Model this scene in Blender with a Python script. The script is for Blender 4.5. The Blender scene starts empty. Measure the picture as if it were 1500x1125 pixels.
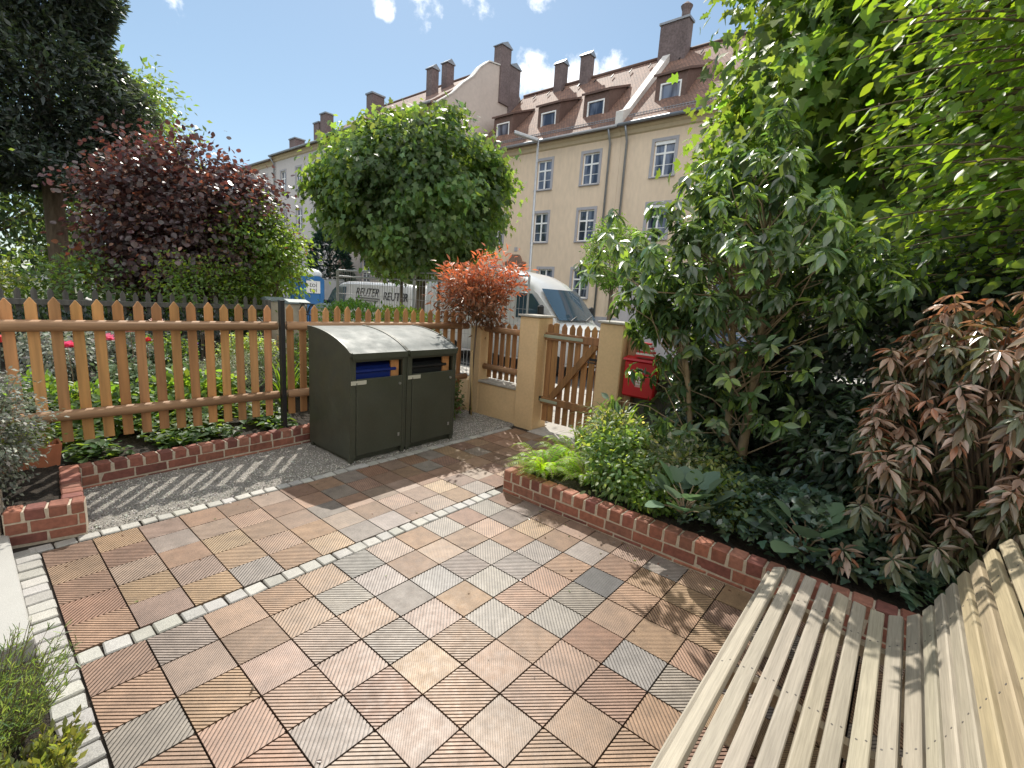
import bpy, math, random
import numpy as np
from mathutils import Vector, Matrix

rad = math.radians
random.seed(11)
rng = np.random.default_rng(11)
sc = bpy.context.scene
COL = sc.collection


# ------------------------------------------------------------------ helpers
def tag(o, label=None, cat=None, group=None, kind=None):
    if label: o['label'] = label
    if cat: o['category'] = cat
    if group: o['group'] = group
    if kind: o['kind'] = kind
    return o


def empty(name, loc, label, cat, group=None, rz=0.0):
    o = bpy.data.objects.new(name, None)
    o.empty_display_size = 0.1
    o.location = loc
    o.rotation_euler = (0, 0, rz)
    COL.objects.link(o)
    return tag(o, label, cat, group)


def finish(name, me, mat, parent, smooth, local, off):
    if mat: me.materials.append(mat)
    if smooth: me.polygons.foreach_set('use_smooth', np.ones(len(me.polygons), dtype=bool))
    me.update()
    o = bpy.data.objects.new(name, me)
    if parent is not None:
        o.parent = parent
    else:
        o.location = off
    COL.objects.link(o)
    return o


def world_off(parent):
    off = np.zeros(3)
    while parent is not None:
        off += np.array(parent.location)
        parent = parent.parent
    return off


class MB:
    """collects shapes; build() links them as one mesh object"""

    def __init__(s):
        s.v = []; s.f = []; s.c = []; s.col = (1.0, 1.0, 1.0)

    def add(s, vs, fs, col=None):
        b = len(s.v)
        s.v.extend(tuple(map(float, p)) for p in vs)
        c = col or s.col
        for f in fs:
            s.f.append(tuple(i + b for i in f)); s.c.append(c)
        return s

    def box(s, x0, x1, y0, y1, z0, z1, col=None):
        v = [(x, y, z) for x in (x0, x1) for y in (y0, y1) for z in (z0, z1)]
        return s.add(v, [(0, 1, 3, 2), (4, 6, 7, 5), (0, 4, 5, 1), (2, 3, 7, 6), (0, 2, 6, 4), (1, 5, 7, 3)], col)

    def obox(s, c, ax, h, ch=0.0, col=None, jit=0.0):
        """box with half sizes h along the axes ax (3 unit vectors), edges chamfered by ch"""
        A = np.array(ax, float); c = np.array(c, float)
        if ch <= 0:
            L = [(i, j, k) for i in (-1, 1) for j in (-1, 1) for k in (-1, 1)]
            v = [c + A[0] * h[0] * i + A[1] * h[1] * j + A[2] * h[2] * k for i, j, k in L]
            return s.add(v, [(0, 1, 3, 2), (4, 6, 7, 5), (0, 4, 5, 1), (2, 3, 7, 6), (0, 2, 6, 4), (1, 5, 7, 3)], col)
        v = []; idx = {}
        for i in (-1, 1):
            for j in (-1, 1):
                for k in (-1, 1):
                    jj = (np.array([random.uniform(-jit, jit) for _ in range(3)]) if jit else np.zeros(3))
                    for d in range(3):
                        q = [h[0] * i, h[1] * j, h[2] * k]
                        for e in range(3):
                            if e != d: q[e] -= ch * (i, j, k)[e]
                        idx[(i, j, k, d)] = len(v)
                        q = np.array(q) + jj
                        v.append(c + A[0] * q[0] + A[1] * q[1] + A[2] * q[2])
        f = []
        for d in range(3):
            e, g = [(1, 2), (0, 2), (0, 1)][d]
            for sg in (-1, 1):
                ring = []
                for a, b in ((-1, -1), (1, -1), (1, 1), (-1, 1)):
                    t = [0, 0, 0]; t[d] = sg; t[e] = a; t[g] = b
                    ring.append(idx[(t[0], t[1], t[2], d)])
                f.append(tuple(ring))
        for d in range(3):
            e, g = [(1, 2), (0, 2), (0, 1)][d]
            for a in (-1, 1):
                for b in (-1, 1):
                    t = [0, 0, 0]; t[e] = a; t[g] = b
                    t0 = list(t); t0[d] = -1; t1 = list(t); t1[d] = 1
                    f.append((idx[(*t0, e)], idx[(*t1, e)], idx[(*t1, g)], idx[(*t0, g)]))
        for i in (-1, 1):
            for j in (-1, 1):
                for k in (-1, 1):
                    f.append((idx[(i, j, k, 0)], idx[(i, j, k, 1)], idx[(i, j, k, 2)]))
        return s.add(v, f, col)

    def cbox(s, x0, x1, y0, y1, z0, z1, ch=0.004, col=None, jit=0.0):
        return s.obox(((x0 + x1) / 2, (y0 + y1) / 2, (z0 + z1) / 2), np.eye(3), ((x1 - x0) / 2, (y1 - y0) / 2, (z1 - z0) / 2), ch, col, jit)

    def sweep(s, pts, rads, n=8, col=None, cap=True):
        P = [np.array(p, float) for p in pts]
        b = []; up = np.array([0.3, 0.2, 1.0])
        vs = []
        for i, p in enumerate(P):
            t = P[min(i + 1, len(P) - 1)] - P[max(i - 1, 0)]
            t = t / (np.linalg.norm(t) + 1e-9)
            a = np.cross(t, up)
            if np.linalg.norm(a) < 1e-3: a = np.cross(t, (1, 0, 0))
            a /= np.linalg.norm(a); bb = np.cross(t, a); up = np.cross(a, t)
            for k in range(n):
                th = 2 * math.pi * k / n
                vs.append(p + rads[i] * (a * math.cos(th) + bb * math.sin(th)))
        fs = []
        for i in range(len(P) - 1):
            for k in range(n):
                k2 = (k + 1) % n
                fs.append((i * n + k, i * n + k2, (i + 1) * n + k2, (i + 1) * n + k))
        if cap:
            fs.append(tuple(range(n))[::-1]); fs.append(tuple((len(P) - 1) * n + k for k in range(n)))
        return s.add(vs, fs, col)

    def tube(s, p0, p1, r0, r1=None, n=10, col=None):
        return s.sweep([p0, p1], [r0, r0 if r1 is None else r1], n, col)

    def prism(s, poly, lo, hi, axis=0, col=None):
        """2-D outline extruded along an axis (0=x: poly is (y,z); 1=y: poly is (x,z); 2=z: poly is (x,y))"""
        def P(a, q):
            return {0: (a, q[0], q[1]), 1: (q[0], a, q[1]), 2: (q[0], q[1], a)}[axis]
        n = len(poly)
        v = [P(lo, q) for q in poly] + [P(hi, q) for q in poly]
        f = [tuple(range(n)), tuple(range(2 * n - 1, n - 1, -1))] + [(i, (i + 1) % n, n + (i + 1) % n, n + i) for i in range(n)]
        return s.add(v, f, col)

    def build(s, name, mat, parent=None, smooth=False, local=False, angle=None):
        V = np.array(s.v, float)
        off = np.zeros(3)
        if parent is not None:
            if not local: V = V - world_off(parent)
        elif not local:
            off = np.array([(V[:, 0].min() + V[:, 0].max()) / 2, (V[:, 1].min() + V[:, 1].max()) / 2, V[:, 2].min()])
            V = V - off
        me = bpy.data.meshes.new(name)
        me.from_pydata(V.tolist(), [], s.f)
        if True:
            at = me.color_attributes.new('Col', 'FLOAT_COLOR', 'CORNER')
            nl = [len(f) for f in s.f]
            arr = np.ones((sum(nl), 4), np.float32)
            arr[:, :3] = np.repeat(np.array(s.c, np.float32), nl, axis=0)
            at.data.foreach_set('color', arr.ravel())
        o = finish(name, me, mat, parent, smooth, local, off)
        if smooth and angle:
            try:
                me.set_sharp_from_angle(angle=rad(angle))
            except Exception:
                pass
        return o


# ------------------------------------------------------------------ materials
def nmat(name):
    m = bpy.data.materials.new(name)
    m.use_nodes = True
    nt = m.node_tree; nt.nodes.clear()
    out = nt.nodes.new('ShaderNodeOutputMaterial')
    return m, nt, out


def mat(name, col=(.5, .5, .5), rough=.6, metal=0.0, spec=.5, attr=False, noise=(), bump=(), stretch=(1, 1, 1), coat=0.0, rnoise=None):
    """Principled; base = col (times the mesh's own Col) varied by noises [(scale, amount, detail)], bumps [(scale, strength, distance)]"""
    m, nt, out = nmat(name)
    N = nt.nodes; L = nt.links
    b = N.new('ShaderNodeBsdfPrincipled')
    L.new(b.outputs[0], out.inputs[0])
    b.inputs['Roughness'].default_value = rough
    b.inputs['Metallic'].default_value = metal
    b.inputs['Specular IOR Level'].default_value = spec
    if coat: b.inputs['Coat Weight'].default_value = coat; b.inputs['Coat Roughness'].default_value = .08
    tc = N.new('ShaderNodeTexCoord'); mp = N.new('ShaderNodeMapping')
    L.new(tc.outputs['Object'], mp.inputs[0]); mp.inputs['Scale'].default_value = stretch
    rgb = N.new('ShaderNodeRGB'); rgb.outputs[0].default_value = (*col, 1)
    cur = rgb.outputs[0]
    if attr:
        a = N.new('ShaderNodeAttribute'); a.attribute_name = 'Col'
        mx = N.new('ShaderNodeMix'); mx.data_type = 'RGBA'; mx.blend_type = 'MULTIPLY'; mx.inputs[0].default_value = 1
        L.new(cur, mx.inputs[6]); L.new(a.outputs[0], mx.inputs[7]); cur = mx.outputs[2]
    for t in noise:
        sca, amt = t[0], t[1]
        n = N.new('ShaderNodeTexNoise'); n.inputs['Scale'].default_value = sca; n.inputs['Detail'].default_value = t[2] if len(t) > 2 else 4
        L.new(mp.outputs[0], n.inputs['Vector'])
        r = N.new('ShaderNodeMapRange'); r.inputs[1].default_value = .3; r.inputs[2].default_value = .7
        r.inputs[3].default_value = 1 - amt; r.inputs[4].default_value = 1 + amt
        L.new(n.outputs[0], r.inputs[0])
        mx = N.new('ShaderNodeMix'); mx.data_type = 'RGBA'; mx.blend_type = 'MULTIPLY'; mx.inputs[0].default_value = 1
        L.new(cur, mx.inputs[6]); L.new(r.outputs[0], mx.inputs[7]); cur = mx.outputs[2]
    L.new(cur, b.inputs['Base Color'])
    nrm = None
    for sca, st, di in bump:
        n = N.new('ShaderNodeTexNoise'); n.inputs['Scale'].default_value = sca; n.inputs['Detail'].default_value = 5
        L.new(mp.outputs[0], n.inputs['Vector'])
        bp = N.new('ShaderNodeBump'); bp.inputs['Strength'].default_value = st; bp.inputs['Distance'].default_value = di
        L.new(n.outputs[0], bp.inputs['Height'])
        if nrm: L.new(nrm, bp.inputs['Normal'])
        nrm = bp.outputs[0]
    if nrm: L.new(nrm, b.inputs['Normal'])
    if rnoise:
        n = N.new('ShaderNodeTexNoise'); n.inputs['Scale'].default_value = rnoise[0]; n.inputs['Detail'].default_value = 4
        L.new(mp.outputs[0], n.inputs['Vector'])
        r = N.new('ShaderNodeMapRange'); r.inputs[1].default_value = .3; r.inputs[2].default_value = .7
        r.inputs[3].default_value = rnoise[1]; r.inputs[4].default_value = rnoise[2]
        L.new(n.outputs[0], r.inputs[0]); L.new(r.outputs[0], b.inputs['Roughness'])
    return m


def leafmat(name, tmul=(2.3, 2.0, .8), mix=.45, rough=.45, spec=.4):
    m, nt, out = nmat(name)
    N = nt.nodes; L = nt.links
    a = N.new('ShaderNodeAttribute'); a.attribute_name = 'Col'
    b = N.new('ShaderNodeBsdfPrincipled'); b.inputs['Roughness'].default_value = rough; b.inputs['Specular IOR Level'].default_value = spec
    t = N.new('ShaderNodeBsdfTranslucent')
    mx = N.new('ShaderNodeMix'); mx.data_type = 'RGBA'; mx.blend_type = 'MULTIPLY'; mx.inputs[0].default_value = 1
    mx.inputs[7].default_value = (*tmul, 1)
    L.new(a.outputs[0], mx.inputs[6]); L.new(mx.outputs[2], t.inputs[0]); L.new(a.outputs[0], b.inputs['Base Color'])
    ms = N.new('ShaderNodeMixShader'); ms.inputs[0].default_value = mix
    L.new(b.outputs[0], ms.inputs[1]); L.new(t.outputs[0], ms.inputs[2]); L.new(ms.outputs[0], out.inputs[0])
    return m


# ------------------------------------------------------------------ leaves
LEAF_K = np.array([1.75, 1.64, 2.4])
def fold(pts, up=.12, curl=.12):
    """half outline (x, y>=0) from base to tip -> folded two-sided leaf"""
    mid = [(x, 0.0, -curl * x * x) for x in (0.0, .5, 1.0)]
    L = [(x, y, up * y - curl * x * x) for x, y in pts]
    Rr = [(x, -y, up * y - curl * x * x) for x, y in pts]
    v = mid + L + Rr
    n = len(pts)
    h = [i for i in range(n) if pts[i][0] <= .5]
    f1 = (0,) + tuple(3 + i for i in range(n)) + (2, 1)
    f2 = (1, 2) + tuple(3 + n + i for i in range(n))[::-1] + (0,)
    return np.array(v), [f1, f2]


T_OVAL = fold([(.2, .18), (.5, .27), (.8, .16)])
T_OVAL_FEW = (np.array([(0, 0, 0), (.5, .24, .03), (1, 0, -.1), (.5, -.24, .03)]), [(0, 1, 2, 3)])
T_OBL = fold([(.15, .1), (.4, .2), (.62, .19), (.85, .08)], .25, .3)
T_ELL = fold([(.15, .07), (.4, .145), (.62, .14), (.85, .06)], .3, .35)
T_LANCE = fold([(.25, .11), (.5, .14), (.8, .07)], .2, .3)
T_BLADE = (np.array([(0, .03, 0), (0, -.03, 0), (.4, -.03, .12), (.4, .03, .12), (.75, .022, .1), (.75, -.022, .1), (1, 0, -.02)]), [(0, 1, 2, 3), (3, 2, 5, 4), (4, 5, 6)])
T_ROUND = fold([(.08, .22), (.3, .42), (.6, .4), (.88, .2)], .15, .1)
T_MAPLE = fold([(-.05, .12), (.05, .48), (.26, .3), (.5, .52), (.55, .22), (.8, .16)], .1, .2)
T_HEART = fold([(-.12, .2), (.05, .42), (.4, .4), (.75, .18)], .25, .25)
T_IVY = fold([(-.05, .2), (.2, .5), (.4, .27), (.7, .2)], .12, .12)
T_NEEDLE = (np.array([(0, .05, 0), (0, -.05, 0), (1, -.02, 0), (1, .02, 0)]), [(0, 1, 2, 3)])
T_SPRAY = (np.array([(0, .02, 0), (0, -.02, 0), (.45, -.2, .02), (1, -.03, -.12), (1, .03, -.12), (.45, .2, .02)]), [(0, 1, 2, 3, 4, 5)])


def unit(a):
    return a / (np.linalg.norm(a, axis=-1, keepdims=True) + 1e-9)


def leaves(name, material, P, D, Nn, S, C, tpl, parent=None, kind_off=None):
    """one mesh of len(P) leaves; P base points, D stalk-to-tip direction, Nn upper-side normal, S length, C colour"""
    tv, tf = tpl
    P = np.asarray(P, float); D = unit(np.asarray(D, float))
    Nn = np.asarray(Nn, float); Nn = unit(Nn - D * np.sum(D * Nn, 1, keepdims=True))
    W = np.cross(Nn, D)
    S = np.broadcast_to(np.asarray(S, float), (len(P),))
    k = len(tv)
    V = P[:, None, :] + S[:, None, None] * (tv[None, :, 0:1] * D[:, None, :] + tv[None, :, 1:2] * W[:, None, :] + tv[None, :, 2:3] * Nn[:, None, :])
    V = V.reshape(-1, 3)
    off = np.zeros(3)
    if parent is not None: V = V - world_off(parent)
    else:
        off = np.array([V[:, 0].mean(), V[:, 1].mean(), V[:, 2].min()]); V = V - off
    me = bpy.data.meshes.new(name)
    n = len(P)
    loops = np.concatenate([np.array(f) for f in tf]); nl = len(loops)
    ll = (np.arange(n)[:, None] * k + loops[None, :]).ravel()
    ps = np.array([len(f) for f in tf]); st = np.concatenate([[0], np.cumsum(ps)[:-1]])
    starts = (np.arange(n)[:, None] * nl + st[None, :]).ravel()
    me.vertices.add(len(V)); me.vertices.foreach_set('co', V.astype(np.float32).ravel())
    me.loops.add(len(ll)); me.loops.foreach_set('vertex_index', ll.astype(np.int32))
    me.polygons.add(len(starts)); me.polygons.foreach_set('loop_start', starts.astype(np.int32))
    try:
        me.polygons.foreach_set('loop_total', np.tile(ps, n).astype(np.int32))
    except Exception:
        pass
    at = me.color_attributes.new('Col', 'FLOAT_COLOR', 'POINT')
    arr = np.ones((len(V), 4), np.float32); arr[:, :3] = np.repeat(np.clip(np.asarray(C) * LEAF_K, 0, 1), k, axis=0)
    at.data.foreach_set('color', arr.ravel())
    me.validate()
    return finish(name, me, material, parent, True, False, off)


def vcol(n, base, var=.25, alt=None, altp=0.0, r=None):
    r = r or rng
    base = np.array(base, float)
    C = base[None, :] * (1 + var * (r.random((n, 1)) * 2 - 1)) * (1 + .12 * (r.random((n, 3)) * 2 - 1))
    if alt is not None:
        m = r.random(n) < altp
        C[m] = np.array(alt)[None, :] * (1 + var * (r.random((m.sum(), 1)) * 2 - 1))
    return np.clip(C, 0, 1)


def sphere_dirs(n, r):
    return unit(r.normal(size=(n, 3)))


def crown(center, radii, nclump, nper, cr, seed, shell=.7, lobes=.18, droop=.5, zcut=None, up=.6, cflat=.7, jitter=.5):
    """clumps of leaves round the tips of an uneven crown: returns points, directions, normals, clump ids, tips"""
    r = np.random.default_rng(seed)
    c = np.array(center, float); R3 = np.array(radii, float)
    d = sphere_dirs(nclump, r)
    L = sphere_dirs(9, r)
    m = 1 + lobes * (np.max(np.maximum(0, d @ L.T) ** 4, axis=1) * 2 - 1)
    rr = (shell + (1 - shell) * r.random(nclump)) * m
    inner = r.random(nclump) < .18
    rr[inner] *= .7
    T = c + d * rr[:, None] * R3
    if zcut is not None:
        low = T[:, 2] < zcut
        T[low, 2] = zcut + r.random(low.sum()) * .18 * R3[2]
    n = nclump * nper
    ids = np.repeat(np.arange(nclump), nper)
    o = r.normal(size=(n, 3)) * cr * np.array([1, 1, cflat])
    P = T[ids] + o
    out = unit((P - c) / R3)
    D = unit(out * .7 + np.array([0, 0, -droop]) + r.normal(size=(n, 3)) * jitter)
    Nn = unit(out * .6 + np.array([0, 0, up]) + r.normal(size=(n, 3)) * .45)
    return P, D, Nn, ids, T


def limbs(mb, base, tips, r0, fork, n=7, seed=1, every=1):
    """branches from a fork point on the trunk out to crown tips"""
    r = np.random.default_rng(seed)
    base = np.array(base, float)
    for t in tips[::every]:
        t = np.array(t)
        mid = base * .45 + t * .55 + r.normal(size=3) * .06 * np.linalg.norm(t - base) + np.array([0, 0, .05])
        mb.sweep([base, base * .75 + mid * .25, mid, t], [r0, r0 * .75, r0 * .45, r0 * .12], n)
    return mb


def tree(name, label, cat, base, trunk_pts, trunk_r, leafargs, leafm, barkm, tpl, size, col, svar=.3, group=None, nl=16, limb_r=None, alt=None, altp=0, cvar=.3, seed=3, rootz=None):
    e = empty(name, base, label, cat, group)
    P, D, Nn, ids, T = crown(**leafargs)
    r = np.random.default_rng(seed)
    n = len(P)
    cl = (1 + cvar * (r.random(leafargs['nclump']) * 2 - 1))[ids]
    C = np.clip(vcol(n, col, .2, alt, altp, r) * cl[:, None], 0, 1)
    S = size * (1 + svar * (r.random(n) * 2 - 1))
    leaves('crown', leafm, P, D, Nn, S, C, tpl, e)
    mb = MB()
    mb.sweep(trunk_pts, trunk_r, 10)
    sel = T[r.permutation(len(T))[:nl]]
    limbs(mb, trunk_pts[-1], sel, limb_r or trunk_r[-1] * .55, None, 6, seed)
    mb.build('trunk', barkm, e, smooth=True)
    return e
# ------------------------------------------------------------------ camera, sun, sky
cam = bpy.data.cameras.new('camera'); camo = bpy.data.objects.new('camera', cam); COL.objects.link(camo)
cam.sensor_width = 36.0; cam.lens = 16.565; cam.clip_end = 2000; cam.clip_start = .02
yaw, pit, rol = rad(39.7208), rad(-10.4804), rad(3.7508)
F = Vector((math.cos(yaw) * math.cos(pit), math.sin(yaw) * math.cos(pit), math.sin(pit)))
Rv = Vector((math.sin(yaw), -math.cos(yaw), 0)); Uv = Rv.cross(F)
R2 = Rv * math.cos(rol) + Uv * math.sin(rol); U2 = Uv * math.cos(rol) - Rv * math.sin(rol)
camo.matrix_world = Matrix(((R2.x, U2.x, -F.x, -1.2256), (R2.y, U2.y, -F.y, -1.4274), (R2.z, U2.z, -F.z, 1.8098), (0, 0, 0, 1)))
sc.camera = camo

SAZ, SEL = 50.5, 48.5
sun = bpy.data.lights.new('sun', 'SUN'); suno = bpy.data.objects.new('sun', sun); COL.objects.link(suno)
sun.energy = 2.85; sun.angle = rad(.5); sun.color = (1.0, .94, .84)
sd = Vector((math.cos(rad(SAZ)) * math.cos(rad(SEL)), math.sin(rad(SAZ)) * math.cos(rad(SEL)), math.sin(rad(SEL))))
suno.rotation_euler = sd.to_track_quat('Z', 'Y').to_euler()

w = bpy.data.worlds.new('World'); sc.world = w; w.use_nodes = True
nt = w.node_tree; N = nt.nodes; L = nt.links
bg = N['Background']; bg.inputs[1].default_value = .15
sky = N.new('ShaderNodeTexSky'); sky.sky_type = 'NISHITA'; sky.sun_disc = False
sky.sun_elevation = rad(SEL); sky.sun_rotation = rad(90 - SAZ); sky.air_density = 1.0; sky.dust_density = .25; sky.ozone_density = 2.2; sky.altitude = 400
tc = N.new('ShaderNodeTexCoord')
# clouds: small cumulus of the sky itself, each round its own direction
clouds = [(51.2, 27.4, 3.4), (45.8, 28.0, 3.0), (39.0, 28.9, 2.2), (39.2, 22.6, 3.6), (34.6, 23.2, 3.4), (30.5, 23.4, 3.0), (55.7, 26.8, 2.0), (74.4, 22.2, 1.8), (43, 35, 6), (60, 40, 5), (20, 38, 7), (36, 45, 6)]
acc = None
for az, el, wd in clouds:
    dv = (math.cos(rad(az)) * math.cos(rad(el)), math.sin(rad(az)) * math.cos(rad(el)), math.sin(rad(el)))
    dot = N.new('ShaderNodeVectorMath'); dot.operation = 'DOT_PRODUCT'; dot.inputs[1].default_value = dv
    L.new(tc.outputs['Generated'], dot.inputs[0])
    mr = N.new('ShaderNodeMapRange'); mr.interpolation_type = 'SMOOTHSTEP'
    mr.inputs[1].default_value = math.cos(rad(wd)); mr.inputs[2].default_value = math.cos(rad(wd * .15))
    L.new(dot.outputs['Value'], mr.inputs[0])
    if acc is None: acc = mr.outputs[0]
    else:
        ad = N.new('ShaderNodeMath'); ad.operation = 'MAXIMUM'; L.new(acc, ad.inputs[0]); L.new(mr.outputs[0], ad.inputs[1]); acc = ad.outputs[0]
cn = N.new('ShaderNodeTexNoise'); cn.inputs['Scale'].default_value = 14; cn.inputs['Detail'].default_value = 8; cn.inputs['Roughness'].default_value = .62
L.new(tc.outputs['Generated'], cn.inputs['Vector'])
ml = N.new('ShaderNodeMath'); ml.operation = 'MULTIPLY_ADD'; ml.inputs[1].default_value = .34; L.new(acc, ml.inputs[0]); L.new(cn.outputs[0], ml.inputs[2])
cm = N.new('ShaderNodeMapRange'); cm.interpolation_type = 'SMOOTHSTEP'; cm.inputs[1].default_value = .74; cm.inputs[2].default_value = .95
L.new(ml.outputs[0], cm.inputs[0])
cmx = N.new('ShaderNodeMix'); cmx.data_type = 'RGBA'; L.new(cm.outputs[0], cmx.inputs[0])
cmx.inputs[7].default_value = (5.2, 5.3, 5.5, 1)
gm = N.new('ShaderNodeGamma'); gm.inputs[1].default_value = .62; L.new(sky.outputs[0], gm.inputs[0])
sm = N.new('ShaderNodeMix'); sm.data_type = 'RGBA'; sm.blend_type = 'MULTIPLY'; sm.inputs[0].default_value = 1; sm.inputs[7].default_value = (.85, .95, .98, 1); L.new(gm.outputs[0], sm.inputs[6])
L.new(sm.outputs[2], cmx.inputs[6])
# unseen bright cloud bank added behind the viewer and overhead to fill the shadows
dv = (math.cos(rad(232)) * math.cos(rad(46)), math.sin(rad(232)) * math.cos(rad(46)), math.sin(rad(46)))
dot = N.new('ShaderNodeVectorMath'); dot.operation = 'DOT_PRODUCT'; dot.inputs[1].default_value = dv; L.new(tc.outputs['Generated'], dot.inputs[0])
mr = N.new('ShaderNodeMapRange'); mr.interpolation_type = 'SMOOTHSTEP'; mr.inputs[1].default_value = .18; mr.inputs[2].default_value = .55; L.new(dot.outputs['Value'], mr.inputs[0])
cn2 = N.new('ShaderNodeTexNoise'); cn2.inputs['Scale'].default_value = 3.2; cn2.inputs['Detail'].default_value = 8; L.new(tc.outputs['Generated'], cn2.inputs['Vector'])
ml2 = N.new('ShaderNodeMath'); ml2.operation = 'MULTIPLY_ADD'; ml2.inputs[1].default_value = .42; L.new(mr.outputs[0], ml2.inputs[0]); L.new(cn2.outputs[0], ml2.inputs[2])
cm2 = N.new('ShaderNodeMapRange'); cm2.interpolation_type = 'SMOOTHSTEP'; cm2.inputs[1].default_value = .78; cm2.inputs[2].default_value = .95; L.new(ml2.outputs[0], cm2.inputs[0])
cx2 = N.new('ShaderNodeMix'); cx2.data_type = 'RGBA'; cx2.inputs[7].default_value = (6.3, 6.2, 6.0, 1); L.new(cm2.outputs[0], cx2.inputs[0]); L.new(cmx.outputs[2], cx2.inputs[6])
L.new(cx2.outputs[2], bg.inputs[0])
sc.view_settings.view_transform = 'Standard'; sc.view_settings.look = 'None'
sc.view_settings.exposure = 0.92; sc.view_settings.gamma = 1.0
try:
    cy = sc.cycles
    cy.max_bounces = 7; cy.diffuse_bounces = 4; cy.glossy_bounces = 3; cy.transmission_bounces = 4; cy.transparent_max_bounces = 6
    cy.caustics_reflective = False; cy.caustics_refractive = False; cy.sample_clamp_indirect = 6
except Exception:
    pass

# ------------------------------------------------------------------ materials
m_tile = mat('clay_tile', (1, 1, 1), .45, attr=True, noise=[(14, .16, 6), (120, .14, 2), (1.7, .12, 8), (5, .1, 8)], bump=[(160, .12, .002)], spec=.5, rnoise=(30, .46, .56))
m_joint = mat('joint_sand', (.03, .023, .018), .95, noise=[(40, .4)])
m_granite = mat('granite', (.4, .395, .375), .7, attr=True, noise=[(220, .28, 2), (9, .12)], bump=[(60, .3, .004)])
m_slab = mat('granite_slab', (.4, .395, .375), .65, noise=[(260, .18, 2), (4, .06)], bump=[(200, .15, .001)])
m_brick = mat('brick', (1, 1, 1), .8, attr=True, noise=[(30, .22, 5), (5, .15)], bump=[(90, .35, .003)])
m_mortar = mat('mortar', (.5, .43, .34), .95, noise=[(60, .15)], bump=[(150, .4, .002)])
m_soil = mat('soil', (.03, .022, .015), .95, noise=[(25, .5, 6)], bump=[(30, 1, .03), (120, .6, .01)])
m_gravel = mat('gravel', (.25, .235, .21), .85, noise=[(110, .6, 2), (8, .12)], bump=[(130, 1, .012)])
m_stone = mat('gravel_stone', (1, 1, 1), .75, attr=True)
m_asphalt = mat('asphalt', (.07, .07, .072), .9, noise=[(180, .25, 2), (1.5, .15)], bump=[(200, .4, .004)])
m_pave = mat('pavement_slabs', (.42, .4, .37), .85, noise=[(30, .12), (2, .1)])
m_ground = mat('ground', (.09, .1, .05), .95, noise=[(.4, .3)])
m_bark = mat('bark', (.16, .12, .085), .9, noise=[(12, .35, 6)], bump=[(25, .8, .02)], stretch=(1, 1, .3))
m_barkg = mat('pale_bark', (.3, .23, .15), .85, noise=[(14, .3, 6)], bump=[(30, .5, .01)], stretch=(1, 1, .6))
m_wood = mat('fence_wood', (1, 1, 1), .68, attr=True, noise=[(26, .22, 6), (5, .14)], bump=[(60, .3, .003)], stretch=(1, 1, .07))
m_woodx = mat('rail_wood', (.34, .2, .11), .68, noise=[(26, .2, 6), (4, .15)], bump=[(60, .3, .003)], stretch=(.07, 1, 1))
m_oldwood = mat('weathered_wood', (.115, .11, .1), .85, noise=[(20, .3, 5)], bump=[(60, .4, .003)], stretch=(1, 1, .1))
m_bench = mat('bench_wood', (1, 1, 1), .7, attr=True, noise=[(45, .12, 8), (190, .14, 3), (4, .1), (14, .08, 6)], bump=[(90, .5, .002), (260, .3, .001)], stretch=(.04, 1, 1))
m_black = mat('black_metal', (.02, .02, .021), .45)
m_steel = mat('galvanised', (.42, .43, .44), .45, metal=.8, noise=[(8, .1)])
m_render = mat('yellow_render', (.7, .5, .285), .9, noise=[(2.5, .06), (30, .05)], bump=[(160, .35, .003)])
m_cap = mat('cap_stone', (.42, .4, .36), .8, noise=[(20, .15)])

# ------------------------------------------------------------------ ground, road, pavement
def sheet(name, x0, x1, y0, y1, z, m, kind='structure'):
    mb = MB(); mb.add([(x0, y0, z), (x1, y0, z), (x1, y1, z), (x0, y1, z)], [(0, 1, 2, 3)])
    return tag(mb.build(name, m), kind=kind)

sheet('ground', -300, 400, -300, 400, -.10, m_ground)
sheet('road', 7.2, 13.5, -120, 160, -.06, m_asphalt)
mb = MB()   # pavement on the near side, with a kerb
for yy in np.arange(-30, 40, .5):
    for xx in (4.24, 4.74, 5.24, 5.74, 6.24):
        mb.box(xx, xx + .492, yy, yy + .492, -.05, .0 + random.uniform(-.002, .002), col=(1, 1, 1))
mb.box(6.76, 7.2, -30, 40, -.09, .002)
for yy in (1.485, 1.79, 2.095):
    mb.box(3.765, 3.995, yy, yy + .3, -.05, .001); mb.box(4.0, 4.236, yy, yy + .3, -.05, .0015)
tag(mb.build('pavement', m_pave), kind='structure')
mb = MB(); mb.box(13.5, 16.5, -60, 120, -.09, .03)
tag(mb.build('far_pavement', m_pave), kind='structure')

# patio: clay tiles, grooved along their diagonals; every tile cut from strips
T = .25
PAL = [((.44, .30, .205), 5), ((.46, .30, .18), 3), ((.42, .28, .205), 5), ((.41, .315, .26), 5), ((.36, .33, .305), 3), ((.34, .225, .165), 3), ((.41, .24, .17), 1.5), ((.335, .325, .315), 2), ((.13, .13, .135), .5), ((.46, .33, .2), 1.5)]
pw = np.array([p[1] for p in PAL]); pw = pw / pw.sum()

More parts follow.
